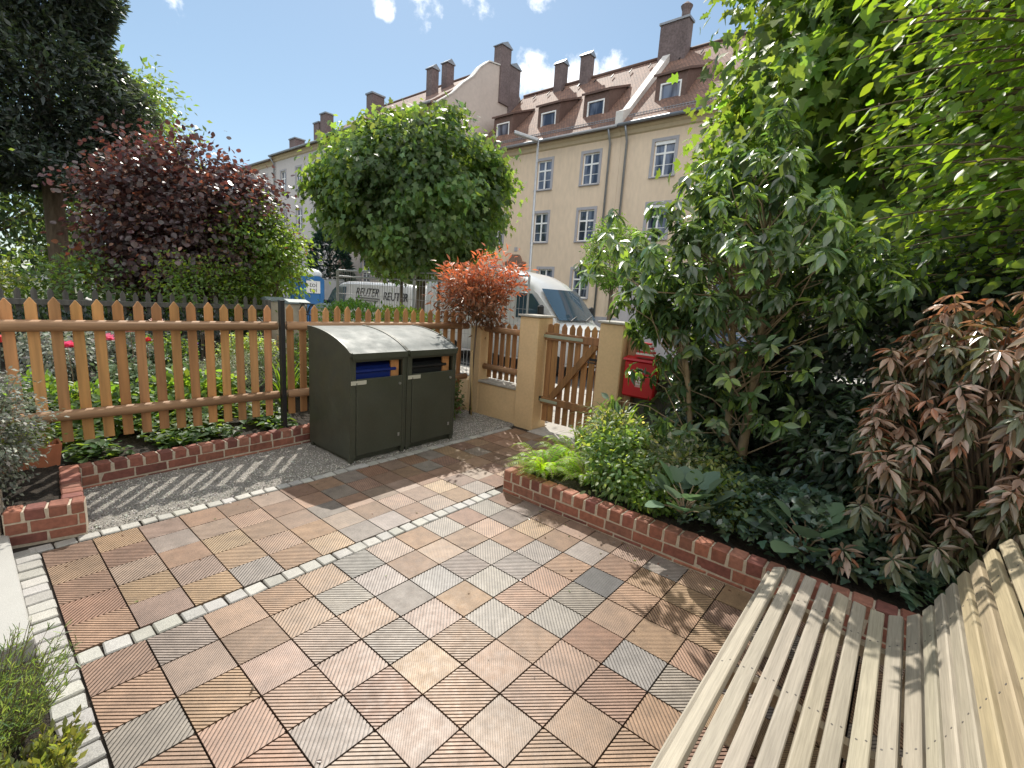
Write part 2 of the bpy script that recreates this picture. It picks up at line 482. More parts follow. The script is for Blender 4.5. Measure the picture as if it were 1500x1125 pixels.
def clip_band(u0, u1, x0, y0, s, diag):
    """polygon of the square [x0,x0+s]^2 where u0 <= (x +/- y) <= u1"""
    poly = [(x0, y0), (x0 + s, y0), (x0 + s, y0 + s), (x0, y0 + s)]
    f = (lambda p: (p[0] - x0) + (p[1] - y0)) if diag > 0 else (lambda p: (p[0] - x0) + (y0 + s - p[1]))
    for sg, lim in ((1, u0), (-1, u1)):
        outp = []
        for i in range(len(poly)):
            a, b = poly[i], poly[(i + 1) % len(poly)]
            fa, fb = sg * (f(a) - lim), sg * (f(b) - lim)
            if fa >= 0: outp.append(a)
            if (fa > 0 and fb < 0) or (fa < 0 and fb > 0):
                t = fa / (fa - fb); outp.append((a[0] + t * (b[0] - a[0]), a[1] + t * (b[1] - a[1])))
        poly = outp
        if len(poly) < 3: return []
    return poly

def tile(mb, x0, y0, s, diag, col, fine):
    z = random.uniform(-.0012, .0012); g = .0075
    x0 += g / 2; y0 += g / 2; s -= g
    n = 34 if fine else 20
    per = 2 * s / n; dep = .002 if fine else .0034
    dk = tuple(c * (.62 if fine else .54) for c in col)   # dirt lies in the grooves
    for k in range(n):
        a, b, c = k * per, (k + .65) * per, (k + 1) * per
        p = clip_band(a, b, x0, y0, s, diag)
        if p: mb.add([(*q, z) for q in p], [tuple(range(len(p)))], col)
        p = clip_band(b, c, x0, y0, s, diag)
        if p: mb.add([(*q, z - dep) for q in p], [tuple(range(len(p)))], dk)
        for u in (b, c):
            e = clip_band(u - 1e-5, u + 1e-5, x0, y0, s, diag)
            if len(e) >= 3:
                pts = sorted(set((round(q[0], 5), round(q[1], 5)) for q in e))
                p0, p1 = pts[0], pts[-1]
                mb.add([(*p0, z - dep), (*p1, z - dep), (*p1, z), (*p0, z)], [(0, 1, 2, 3)], dk)
    mb.add([(x0, y0, z), (x0 + s, y0, z), (x0 + s, y0, -.02), (x0, y0, -.02), (x0 + s, y0 + s, z), (x0 + s, y0 + s, -.02), (x0, y0 + s, z), (x0, y0 + s, -.02)],
           [(0, 1, 2, 3), (1, 4, 5, 2), (4, 6, 7, 5), (6, 0, 3, 7)], dk)

mb = MB()
prng = np.random.default_rng(5)
def put_tile(a, y0, par):
    x0 = a * T
    base = np.array(PAL[prng.choice(len(PAL), p=pw)][0])
    base = base * .78 + np.array([.385, .285, .215]) * .22 if base[0] > .2 else base
    near = math.exp(-((x0 - .6) ** 2 + (y0 - .55) ** 2) / .45)
    if prng.random() < near * .6: base = PAL[[4, 7, 3][prng.integers(3)]][0]
    col = tuple(np.clip(np.array(base) * prng.uniform(.79, 1.0) * prng.uniform(.97, 1.03, 3) * np.array([.80, .752, .708]), 0, 1))
    tile(mb, x0, y0, T, 1 if par else -1, col, prng.random() < .3)
for a in range(-4, 8):
    for b in range(-5, 12):          # lower field
        y0 = -(b + 1) * T
        if y0 < -1.9 and a > 4: continue
        put_tile(a, y0, (a + b) % 2 == 0)
for a in range(-4, 15):
    for k in range(5):               # upper field
        put_tile(a, 1.366 + k * T * .985, (a + k) % 2 == 0)
for a in range(8, 15):
    for b in range(-5, -4):
        put_tile(a, -(b + 1) * T + .002, (a + b) % 2 == 0)
tag(mb.build('paving', m_tile), kind='structure')
sheet('paving_bed', -1.16, 4.2, -3.2, 3.9, -.014, m_joint)

def setts(name, items):
    mb = MB()
    for (cx, cy, hx, hy) in items:
        v = random.uniform(.82, 1.12)
        a = random.uniform(-.04, .04)
        ax = [(math.cos(a), math.sin(a), 0), (-math.sin(a), math.cos(a), 0), (0, 0, 1)]
        mb.obox((cx + random.uniform(-.003, .003), cy + random.uniform(-.003, .003), -.03 + random.uniform(-.003, .002)), ax,
                (hx, hy, .033), .006, (v, v * random.uniform(.97, 1.0), v * random.uniform(.92, 1.0)), .003)
    return tag(mb.build(name, m_granite, smooth=False), kind='structure')
items = []
x = -.997
while x < 1.96:
    l = random.uniform(.042, .056); items.append((x + l, 1.308, l, .051)); x += 2 * l + .009
x = -1.05
while x < 3.7:
    l = random.uniform(.045, .06); items.append((x + l, 2.662, l, .044)); x += 2 * l + .009
y = -2.5
while y < 2.62:
    l = random.uniform(.04, .052); items.append((-1.064, y + l, .056, l)); y += 2 * l + .012
setts('setts', items)

# gravel strip with loose stones
mb = MB(); n = 60
xs = np.linspace(-.8, 3.95, 90); ys = np.linspace(2.70, 3.95, 26)
vs = [(x, y, -.006 + random.uniform(-.006, .006) + (.012 if y > 2.8 else 0)) for y in ys for x in xs]
fs = [(j * 90 + i, j * 90 + i + 1, (j + 1) * 90 + i + 1, (j + 1) * 90 + i) for j in range(25) for i in range(89)]
mb.add(vs, fs); tag(mb.build('gravel', m_gravel, smooth=True), kind='structure')
g = np.random.default_rng(3); n = 17000
px = g.uniform(-.78, 3.9, n); py = g.uniform(2.69, 3.75, n)
keep = (py > 2.705) & ~((px > 1.3) & (px < 2.72) & (py > 2.8))
px, py = px[keep], py[keep]; n = len(px)
s = g.uniform(.0035, .0085, n)
octa = np.array([(1, 0, 0), (-1, 0, 0), (0, 1, 0), (0, -1, 0), (0, 0, 1), (0, 0, -1)], float)
fo = np.array([(0, 2, 4), (2, 1, 4), (1, 3, 4), (3, 0, 4), (2, 0, 5), (1, 2, 5), (3, 1, 5), (0, 3, 5)])
V = octa[None] * s[:, None, None] * g.uniform(.6, 1.3, (n, 6, 1)) * np.array([1, 1, .75])
th = g.uniform(0, 6.28, n); ct, st = np.cos(th), np.sin(th)
V = np.stack([V[..., 0] * ct[:, None] - V[..., 1] * st[:, None], V[..., 0] * st[:, None] + V[..., 1] * ct[:, None], V[..., 2]], -1)
V += np.stack([px, py, .004 + g.uniform(0, .006, n)], -1)[:, None, :]
me = bpy.data.meshes.new('gravel_stones')
me.from_pydata(V.reshape(-1, 3).tolist(), [], (np.arange(n)[:, None, None] * 6 + fo[None]).reshape(-1, 3).tolist())
at = me.color_attributes.new('Col', 'FLOAT_COLOR', 'POINT')
cc = (g.uniform(.14, .72, n)[:, None] * np.array([1, .96, .88]) * g.uniform(.93, 1.07, (n, 3)))
arr = np.ones((n * 6, 4), np.float32); arr[:, :3] = np.repeat(cc, 6, 0); at.data.foreach_set('color', arr.ravel())
tag(finish('gravel_stones', me, m_stone, None, False, False, np.zeros(3)), 'loose pale gravel stones in the strip before the brick edging', 'gravel', kind='stuff')

# soil of the beds
def soil(name, x0, x1, y0, y1, z, nx, ny, amp):
    mb = MB()
    xs = np.linspace(x0, x1, nx); ys = np.linspace(y0, y1, ny)
    mb.add([(x, y, z + random.uniform(-amp, amp)) for y in ys for x in xs],
           [(j * nx + i, j * nx + i + 1, (j + 1) * nx + i + 1, (j + 1) * nx + i) for j in range(ny - 1) for i in range(nx - 1)])
    return tag(mb.build(name, m_soil, smooth=True), kind='structure')
soil('soil', 2.07, 4.0, -4.2, 1.17, .19, 40, 90, .018)
soil('fence_bed_soil', -1.6, 3.85, 3.72, 4.6, .15, 90, 18, .015)
soil('neighbour_garden', -9, 3.85, 4.6, 30, .14, 70, 120, .03)
soil('planter_soil', -1.9, -.78, 2.85, 3.8, .2, 20, 16, .015)
soil('herb_bed_soil', -2.6, -1.125, -2.6, 1.44, .0, 30, 60, .012)

# brick walls: bricks with recessed mortar
BR = [(.27, .105, .07), (.31, .125, .08), (.23, .085, .06), (.29, .13, .09), (.19, .07, .055)]
def brickcol(k=1.0):
    b = np.array(random.choice(BR)) * random.uniform(.85, 1.15) * k
    return tuple(b)
def brick_run(mbb, mbm, p0, p1, thick, courses, inset=.0035, k=1.0):
    """courses from the ground up: (height, 's' or 'h'); face on the left of p0->p1 is the outside"""
    p0 = np.array((*p0, 0), float); p1 = np.array((*p1, 0), float)
    t = p1 - p0; Lh = np.linalg.norm(t); t /= Lh
    nrm = np.array([t[1], -t[0], 0])     # inward = -nrm
    z = -.02; zt = sum(c[0] for c in courses)
    c = p0 + t * Lh / 2 - nrm * thick / 2 + np.array([0, 0, (zt - .012 - .03) / 2])
    mbm.obox(c, [t, nrm, (0, 0, 1)], (Lh / 2 - .003, thick / 2 - inset, (zt - .012 + .03) / 2), 0)
    z = 0.0
    for ci, (h, ty) in enumerate(courses):
        bl = .24 if ty == 's' else .112
        u = -bl * (.5 if (ci % 2) else .15)
        while u < Lh - .01:
            a, b = max(u, 0), min(u + bl, Lh)
            if b - a > .02:
                g = .0062
                hh = h / 2 - g
                cc = p0 + t * (a + b) / 2 - nrm * (thick / 2) + np.array([0, 0, z + h / 2])
                mbb.obox(cc + nrm * random.uniform(-.002, .002), [t, nrm, (0, 0, 1)], ((b - a) / 2 - g, thick / 2, hh + (g if ci == len(courses) - 1 else 0)),
                         .008 if ci == len(courses) - 1 else .003, brickcol(k), .0025)
            u += bl
        z += h

def brick_wall(name, label, runs):
    e = empty(name, (runs[0][0][0], runs[0][0][1], 0), label, 'brick wall')
    a, b = MB(), MB()
    for r_ in runs: brick_run(a, b, *r_)
    a.build('bricks', m_brick, e); b.build('mortar_core', m_mortar, e)
    return e
cr3 = [(.035, 's'), (.088, 's'), (.1, 'h')]
brick_wall('brick_wall', 'low red brick wall round the raised shrub bed, in shade along the patio',
           [((1.975, 1.265), (1.985, -3.6), .115, cr3), ((3.9, 1.27), (2.095, 1.266), .115, cr3)])
brick_wall('brick_wall', 'low red brick edging behind the gravel below the picket fence',
           [((-.66, 3.6), (3.8, 3.74), .115, [(.03, 's'), (.085, 's'), (.085, 'h')])])
brick_wall('brick_planter', 'brick corner planter at the left end of the gravel holding a silvery shrub',
           [((-1.145, 2.80), (-.755, 2.712), .115, [(.075, 's'), (.085, 's'), (.08, 'h')]), ((-.743, 2.836), (-.668, 3.595), .115, [(.075, 's'), (.085, 's'), (.08, 'h')]),
            ((-1.5, 2.86), (-1.155, 2.8), .23, [(.09, 's'), (.085, 's'), (.085, 's'), (.08, 'h')])])
# unseen house added behind the viewer to bounce light; the granite step before it
m_home = mat('white_plaster', (.74, .71, .64), .9, noise=[(2, .05)], bump=[(40, .2, .004)])
e = empty('unseen_house', (-3.2, -2, 0), 'unseen white plastered house wall added behind the granite step to bounce light', 'house')
mb = MB(); mb.box(-9, -2.7, -9, 3.3, -.1, 7.5); mb.build('wall', m_home, e)
mb = MB(); mb.prism([(-9.4, 7.51), (-2.3, 7.51), (-5.85, 11)], -9.3, 3.6, 1); mb.build('roof', mat('home_roof', (.25, .12, .08), .8), e)
mb = MB(); mb.cbox(-2.6, -1.122, 1.475, 2.83, -.05, .088, .006)
tag(mb.build('granite_step', m_slab), 'pale granite step slab beside the sett border at the left edge', 'step')
# ------------------------------------------------------------------ picket fences
def fence_y(x): return 4.02 - .055 * (x + 1.3)

def picket_shape(mb, c, t, n, w, th, z0, z1, col, point=.05):
    lean = random.uniform(-.005, .005); lean2 = random.uniform(-.004, .004)
    """one pointed board: c foot centre (x,y), t along the fence, n across"""
    c = np.array((*c, 0.0)); t = np.array((*t, 0.0)); n = np.array((*n, 0.0))
    b = .004
    prof = [(-w / 2, z0), (w / 2, z0), (w / 2, z1 - point), (0.004, z1), (-0.004, z1), (-w / 2, z1 - point)]
    ins = [(-w / 2 + b, z0 + b), (w / 2 - b, z0 + b), (w / 2 - b, z1 - point - b * .5), (0.003, z1 - b), (-0.003, z1 - b), (-w / 2 + b, z1 - point - b * .5)]
    V = []
    for dd, pr in ((-th / 2, ins), (-th / 2 + b, prof), (th / 2 - b, prof), (th / 2, ins)):
        for u, z in pr: V.append(c + t * (u + lean * (z - z0)) + n * (dd + lean2 * (z - z0)) + np.array([0, 0, z]))
    k = 6
    Fc = [tuple(range(k))[::-1], tuple(range(3 * k, 4 * k))]
    for j in range(3):
        for i in range(k):
            Fc.append((j * k + i, j * k + (i + 1) % k, (j + 1) * k + (i + 1) % k, (j + 1) * k + i))
    mb.add(V, Fc, col)

def woodcol(k=1.0):
    return tuple(np.clip(np.array([.47, .245, .1]) * k * random.uniform(.82, 1.16) * np.array([1, random.uniform(.93, 1.05), random.uniform(.85, 1.1)]), 0, 1))

def half_log(mb, p0, p1, r, n=10):
    mb.sweep([p0, (np.array(p0) * .5 + np.array(p1) * .5 + np.array([0, 0, random.uniform(-.004, .004)])), p1], [r, r * 1.03, r * .97], n)

def fence_section(x0, x1, xs, label, post=None):
    e = empty('picket_fence', (x0, fence_y(x0), .15), label, 'fence', None)
    ang = math.atan(-.055); t = (math.cos(ang), math.sin(ang)); n = (-t[1], t[0])
    for x in xs:
        mb = MB(); a = random.uniform(-.006, .006)
        picket_shape(mb, (x, fence_y(x)), t, n, .075 + random.uniform(-.002, .002), .022, .325 + random.uniform(-.008, .008), 1.553 + random.uniform(-.012, .012), woodcol(random.uniform(.8, 1.12)))
        mb.build('picket', m_wood, e)
    for z in (1.335, .57):
        mb = MB()
        half_log(mb, (x0, fence_y(x0) - .056, z), (x1, fence_y(x1) - .056, z), .047)
        mb.build('rail', m_woodx, e, smooth=True)
    if post:
        mb = MB(); px_ = post; py_ = fence_y(px_) - .05
        mb.cbox(px_ - .024, px_ + .024, py_ - .04, py_ + .02, .1, 1.60, .003)
        mb.cbox(px_ - .027, px_ + .027, py_ - .043, py_ + .023, 1.60, 1.612, .002)
        mb.build('post', m_black, e)
    return e
fence_section(-2.6, 1.055, [-.671 + .1373 * k for k in range(-13, 13)], 'orange-brown picket fence at the left, ending at a black metal post', 1.105)
fence_section(1.155, 3.8, [1.22 + .1373 * k for k in range(0, 19)], 'orange-brown picket fence section standing right behind the dark bin boxes')

# neighbour's dark fence far behind
e = empty('dark_fence', (-6, 10.5, .1), 'long weathered dark grey picket fence beyond the neighbouring garden', 'fence')
for k in range(52):
    x = -7.0 + k * .205
    mb = MB(); picket_shape(mb, (x, 10.5), (1, 0), (0, 1), .085, .02, .25, 1.42 + random.uniform(-.02, .02), (1, 1, 1), .07)
    mb.build('picket', m_oldwood, e)
for z in (1.18, .5):
    mb = MB(); mb.cbox(-7.1, 3.62, 10.40, 10.45, z - .05, z + .05, .004); mb.build('rail', m_oldwood, e)
mb = MB(); mb.cbox(3.62, 3.76, 10.36, 10.52, 0, 1.36, .01); mb.build('post', m_oldwood, e)

# ------------------------------------------------------------------ bin boxes
m_bin = mat('olive_metal', (.056, .062, .046), .42, noise=[(2.5, .12, 6), (40, .08, 4)], spec=.5, rnoise=(6, .34, .6))
m_lid = mat('lid_metal', (.15, .165, .16), .55, metal=0, noise=[(6, .15), (60, .12), (1.5, .1)], rnoise=(9, .5, .66), spec=.3)
m_blue = mat('blue_plastic', (.012, .03, .2), .4)
m_darkp = mat('dark_plastic', (.02, .022, .025), .45)
m_inner = mat('inner_board', (.55, .26, .1), .7, noise=[(20, .2)])
m_label = mat('label', (.5, .5, .42), .6)
def bin_box(x0, x1, label, first):
    y0, y1 = 2.765, 3.6
    e = empty('bin_box', ((x0 + x1) / 2, (y0 + y1) / 2, 0), label, 'bin box', 'dark metal bin boxes')
    def top(y):
        s_ = (y - y0) / (y1 - y0)
        return 1.142 + .195 * (1 - (1 - s_) ** 2) ** .85
    prof = [(y0 + (y1 - y0) * k / 14, top(y0 + (y1 - y0) * k / 14)) for k in range(15)]
    th = .018
    for xa, xb in ((x0, x0 + th), (x1 - th, x1)):
        mb = MB(); mb.prism([(y1, .05), (y0, .05)] + prof, xa, xb, 0); mb.build('side_panel', m_bin, e)
    mb = MB()
    mb.cbox(x0 + th, x1 - th, y1 - .02, y1, .05, 1.3, .002); mb.build('back_panel', m_bin, e)
    mb = MB(); mb.box(x0 + .03, x1 - .03, y0 + .05, y1 - .03, 0, .06)
    for xx in (x0 + .005, x1 - .055):
        for yy in (y0 + .005, y1 - .06): mb.cbox(xx, xx + .05, yy, yy + .05, -.01, .06, .004)
    mb.build('base', m_bin, e)
    # curved lid, with dark rims
    mb = MB(); V = []; Fc = []
    pr = [(y0 - .028, top(y0) - .004)] + prof + [(y1 + .02, top(y1) + .002)]
    for (y, z) in pr: V += [(x0 + .012, y, z + .006), (x1 - .012, y, z + .006), (x0 + .012, y, z + .014), (x1 - .012, y, z + .014)]
    for k in range(len(pr) - 1):
        a = 4 * k
        Fc += [(a + 2, a + 3, a + 7, a + 6), (a + 1, a, a + 4, a + 5), (a, a + 2, a + 6, a + 4), (a + 3, a + 1, a + 5, a + 7)]
    Fc += [(0, 1, 3, 2), (len(V) - 2, len(V) - 1, len(V) - 3, len(V) - 4)]
    mb.add(V, Fc); lid = mb.build('lid', m_lid, e, smooth=True, angle=30)
    mb = MB()
    for xa in (x0 - .002, x1 - .016):
        V = []; Fc = []
        for (y, z) in pr: V += [(xa, y, z - .02), (xa + .018, y, z - .02), (xa, y, z + .022), (xa + .018, y, z + .022)]
        for k in range(len(pr) - 1):
            a = 4 * k
            Fc += [(a + 2, a + 3, a + 7, a + 6), (a + 1, a, a + 4, a + 5), (a, a + 2, a + 6, a + 4), (a + 3, a + 1, a + 5, a + 7)]
        Fc += [(0, 1, 3, 2), (len(V) - 2, len(V) - 1, len(V) - 3, len(V) - 4)]
        mb.add(V, Fc)
    mb.box(x0 + .016, x1 - .016, y0 - .036, y0 - .029, top(y0) - .05, top(y0) + .012)
    mb.build('rim', m_bin, lid)
    # front: frame posts, head, door with the slot above it
    mb = MB()
    mb.cbox(x0 + th, x0 + .07, y0, y0 + .03, .05, 1.115, .003); mb.cbox(x1 - .05, x1 - th, y0, y0 + .03, .05, 1.115, .003)
    mb.cbox(x0 + .07, x1 - .05, y0 + .002, y0 + .03, 1.06, 1.115, .003); mb.build('front_frame', m_bin, e)
    mb = MB()
    mb.cbox(x0 + .075, x1 - .055, y0 - .006, y0 + .02, .075, .885, .004)
    d = mb.build('door', m_bin, e)
    mb = MB(); mb.tube((x1 - .095, y0 - .02, .80), (x1 - .095, y0 - .006, .80), .014, n=14); mb.tube((x1 - .095, y0 - .024, .80), (x1 - .095, y0 - .02, .80), .006, n=10)
    mb.cbox(x1 - .11, x1 - .085, y0 - .013, y0 - .006, .2, .24, .002)
    mb.build('lock', m_steel, d)
    mb = MB()
    for zz in (.16, .78): mb.tube((x0 + .0725, y0 - .008, zz), (x0 + .0725, y0 - .008, zz + .07), .006, n=8)
    mb.build('hinge', m_bin, d)
    mb = MB(); mb.cbox(x0 + .008, x0 + .185, y0 - .0105, y0 - .0065, .83, .872, .001); mb.build('label_plate', m_label, d)
    mb = MB(); mb.cbox(x1 - .16, x1 - .06, y0 + .06, y0 + .09, .8, 1.06, .003); mb.build('inner_board', m_inner, e)
    return e
XM = 1.985
bin_box(1.288, XM - .004, 'left dark olive metal bin box, blue bin lid showing in its slot', True)
bin_box(XM + .004, 2.722, 'right dark olive metal bin box, dark bin lid showing in its slot', False)
for xa, xb, m_, lab in ((1.36, 1.87, m_blue, 'blue lidded wheelie bin inside the left dark bin box'), (2.07, 2.6, m_darkp, 'dark lidded wheelie bin inside the right dark bin box')):
    e = empty('wheelie_bin', ((xa + xb) / 2, 3.15, .06), lab, 'bin')
    mb = MB(); V = [(xa + .04, 2.90, .07), (xb - .04, 2.90, .07), (xb - .04, 3.4, .07), (xa + .04, 3.4, .07), (xa, 2.84, .93), (xb, 2.84, .93), (xb, 3.45, .93), (xa, 3.45, .93)]
    mb.add(V, [(3, 2, 1, 0), (0, 1, 5, 4), (1, 2, 6, 5), (2, 3, 7, 6), (3, 0, 4, 7), (4, 5, 6, 7)]); mb.build('body', m_darkp if m_ is m_darkp else m_blue, e)
    mb = MB(); mb.cbox(xa - .02, xb + .02, 2.815, 3.46, .935, .975, .012); mb.prism([(2.84, .976), (3.44, .976), (3.4, 1.04), (3.0, 1.03), (2.87, 1.0)], xa + .01, xb - .01, 0); mb.build('lid', m_, e)

# ------------------------------------------------------------------ yellow rendered street wall with pillars
e = empty('street_wall', (4.03, 2.6, 0), 'yellow rendered low wall with square pillars beside the garden gate', 'wall')
def pillar(x0, x1, y0, y1, z1, cap=True):
    mb = MB(); mb.cbox(x0, x1, y0, y1, -.03, z1, .012)
    p = mb.build('pillar', m_render, e)
    if cap:
        mb = MB(); mb.cbox(x0 - .025, x1 + .025, y0 - .025, y1 + .025, z1 + .001, z1 + .03, .006); mb.build('cap', m_cap, p)
pillar(3.868, 4.20, 2.405, 2.735, 1.555)
pillar(3.90, 4.14, 3.50, 3.72, 1.34, False)
pillar(3.87, 4.20, 1.15, 1.478, 1.565)
mb = MB(); mb.cbox(3.905, 4.13, 2.736, 3.499, -.03, .50, .01); mb.build('low_wall', m_render, e)
mb = MB(); mb.cbox(3.885, 4.15, 2.738, 3.497, .501, .535, .006); mb.build('sill', m_cap, e)
mb = MB(); mb.cbox(3.905, 4.13, 3.722, 14.0, -.03, .50, .01); mb.build('low_wall', m_render, e)

e = empty('picket_fence', (4.02, 3.1, .54), 'short picket panel on the low yellow wall behind the red-leaved tree', 'fence panel')
for k in range(6):
    mb = MB(); picket_shape(mb, (4.05, 2.84 + k * .118), (0, 1), (1, 0), .075, .022, .57, 1.42, woodcol(.62), .045); mb.build('picket', m_wood, e)
for z in (1.31, .74):
    mb = MB(); mb.sweep([(4.0, 2.745, z), (4.0, 3.49, z)], [.045, .045], 10); mb.build('rail', m_woodx, e, smooth=True)

# gate
m_strap = mat('strap_paint', (.33, .36, .27), .5)
e = empty('garden_gate', (4.04, 2.38, .1), 'brown wooden picket gate with diagonal brace, closed between yellow pillars', 'gate')
gx = 4.06
for k, (y, w_) in enumerate([(2.335, .085), (2.24, .085), (2.11, .08), (1.995, .08), (1.88, .08), (1.765, .08), (1.65, .08), (1.55, .075)]):
    mb = MB(); picket_shape(mb, (gx, y), (0, 1), (1, 0), w_, .024, .12, 1.50 - (.0 if k else .02), woodcol(.6), .05 if k > 1 else .012); mb.build('picket', m_wood, e)
for z in (1.315, .42):
    mb = MB(); mb.cbox(gx - .055, gx - .0125, 1.50, 2.385, z - .05, z + .05, .006, woodcol(.55)); mb.build('rail', m_wood, e)
mb = MB()
a = np.array([gx - .034, 2.22, .475]); b = np.array([gx - .034, 1.60, 1.262]); t = unit(b - a)
mb.obox((a + b) / 2, [t, np.cross(t, (1, 0, 0)), (1, 0, 0)], (np.linalg.norm(b - a) / 2 + .01, .045, .0205), .005, woodcol(.6)); mb.build('brace', m_wood, e)
for z in (1.315, .42):
    mb = MB(); mb.cbox(gx - .062, gx - .0555, 1.78 if z > 1 else 2.1, 2.40, z - .02, z + .02, .002); mb.build('hinge_strap', m_strap, e)
mb = MB(); mb.tube((gx - .05, 2.42, .40), (gx - .05, 2.42, .5), .014); mb.cbox(gx - .07, gx - .03, 2.395, 2.45, .41, .47, .003); mb.build('hinge', m_black, e)
mb = MB(); mb.cbox(gx - .058, gx - .0555, 1.52, 1.66, 1.07, 1.1, .002); mb.tube((gx - .06, 1.56, 1.05), (gx - .1, 1.56, 1.05), .008); mb.tube((gx - .1, 1.56, 1.05), (gx - .1, 1.66, 1.05), .008); mb.build('latch', m_black, e)

# wood fence to the right of the gate, post, red box, striped paper
e = empty('board_fence', (4.1, -1, 0), 'dark weathered board fence behind the shrub bed, right of the gate', 'fence')
mb = MB()
for k in range(44):
    y = 1.0 - k * .12; mb.cbox(4.08, 4.10, y - .0592, y + .0592, .1, 1.22 + random.uniform(-.01, .01), .003)
mb.build('boards', m_oldwood, e)
for z in (1.0, .35):
    mb = MB(); mb.cbox(4.03, 4.079, -4.3, 1.1, z - .045, z + .045, .004); mb.build('rail', m_oldwood, e)
mb = MB(); mb.cbox(3.97, 4.06, 1.03, 1.13, 0, 1.42, .006); mb.build('post', m_woodx, e)

m_red = mat('red_plastic', (.5, .012, .018), .4)
m_white = mat('white_paint', (.75, .75, .74), .5)
e = empty('letter_box', (3.93, .89, .72), 'red letter box with a pale emblem beside the right gate pillar', 'letter box')
mb = MB(); mb.cbox(3.86, 3.965, .70, 1.10, .74, 1.17, .02); mb.build('body', m_red, e)
mb = MB(); mb.prism([(3.84, 1.172), (3.97, 1.172), (3.97, 1.215), (3.85, 1.195)], .69, 1.11, 1); mb.build('flap', m_red, e)
mb = MB()
mb.cbox(3.857, 3.8595, .86, .94, .87, 1.09, .001)
em = mb.build('emblem', mat('emblem_paint', (.62, .35, .33), .6), e)
mb = MB()
for z in (.9, .93, .96, .99, 1.06): mb.box(3.8555, 3.8566, .87, .93, z, z + .012)
mb.build('lettering', m_white, em)
mb = MB()
for k in range(7): mb.cbox(3.86 + .004 * k, 3.96 - .004 * k, .74 + .012 * k, .98 - .012 * k, 1.222 + .024 * k, 1.2455 + .024 * k, .002, (.75, .72, .68) if k % 2 else (.6, .03, .03))
tag(mb.build('striped_parcel', mat('striped_paper', (1, 1, 1), .6, attr=True)), 'small red and white striped bundle lying on top of the red letter box', 'parcel')

# ------------------------------------------------------------------ wave bench of pale slats
BP = [(-1.012, .26), (-1.02, .305), (-1.05, .342), (-1.105, .362), (-1.19, .362), (-1.27, .352), (-1.345, .336), (-1.42, .316), (-1.495, .304), (-1.565, .305), (-1.625, .328), (-1.678, .368),
      (-1.715, .42), (-1.742, .483), (-1.766, .548), (-1.79, .612), (-1.815, .678), (-1.842, .742), (-1.876, .806), (-1.92, .872), (-1.975, .925), (-2.04, .95), (-2.11, .955)]
e = empty('wave_bench', (.75, -1.5, 0), 'pale wooden wave bench of long narrow slats at the lower right', 'bench')
BPn = np.array(BP); seg = np.linalg.norm(np.diff(BPn, axis=0), axis=1); cum = np.concatenate([[0], np.cumsum(seg)])
def bp_at(s_):
    return np.array([np.interp(s_, cum, BPn[:, 0]), np.interp(s_, cum, BPn[:, 1])])
pitch = .079; nsl = int(cum[-1] / pitch)
for k in range(nsl):
    s_ = .03 + k * pitch
    p = bp_at(s_); tg = unit(bp_at(s_ + .02) - bp_at(max(s_ - .02, 0)))
    t3 = np.array([0, tg[0], tg[1]]); n3 = np.cross(t3, (1, 0, 0)); n3 = n3 * (1 if n3[2] > 0 else -1) if abs(n3[2]) > .05 else n3
    up_b = 1.0 if s_ > 1.0 else .0
    c = np.array([.37, .33, .268]) * (1 - up_b) + np.array([.4, .33, .22]) * up_b
    c = c * random.uniform(.9, 1.08) * np.array([1, random.uniform(.98, 1.02), random.uniform(.93, 1.05)])
    hx = 1.03
    mb = MB()
    cx_ = .725 + random.uniform(-.006, .006)
    mb.obox((cx_, p[0], p[1] - .0), [(1, 0, 0), t3, n3], (hx, .0298, .016), .005, tuple(c))
    for xs_ in (1.45, .75, .05):
        for q in (-.014, .014):
            cc = np.array([xs_ + q * .6, p[0], p[1]]) + t3 * q; mb.tube(cc + n3 * .0155, cc + n3 * .0168, .0042, n=8, col=(.12, .11, .1))
    mb.build('slat', m_bench, e)
for xx in (1.45, .75, .05):
    mb = MB(); V = []; Fc = []
    for k in range(len(BP)):
        t2 = unit(BPn[min(k + 1, len(BP) - 1)] - BPn[max(k - 1, 0)]); n2 = np.array([t2[1], -t2[0]])
        if n2[1] > 0 or (abs(n2[1]) < .3 and k > 8): n2 = -n2 if n2[1] > 0 else n2
        a = BPn[k] + n2 * .018; b = BPn[k] + n2 * .075
        V += [(xx - .02, *a), (xx + .02, *a), (xx - .02, *b), (xx + .02, *b)]
    for k in range(len(BP) - 1):
        q = 4 * k; Fc += [(q, q + 1, q + 5, q + 4), (q + 3, q + 2, q + 6, q + 7), (q + 1, q + 3, q + 7, q + 5), (q + 2, q, q + 4, q + 6)]
    mb.add(V, Fc, (.4, .33, .24)); mb.build('curved_rib', m_bench, e)
    mb = MB(); mb.cbox(xx - .03, xx + .03, -1.16, -1.1, 0, .29, .004, (.4, .33, .24)); mb.build('leg', m_bench, e)
    mb = MB(); mb.cbox(xx - .03, xx + .03, -1.72, -1.66, 0, .31, .004, (.4, .33, .24)); mb.build('leg', m_bench, e)

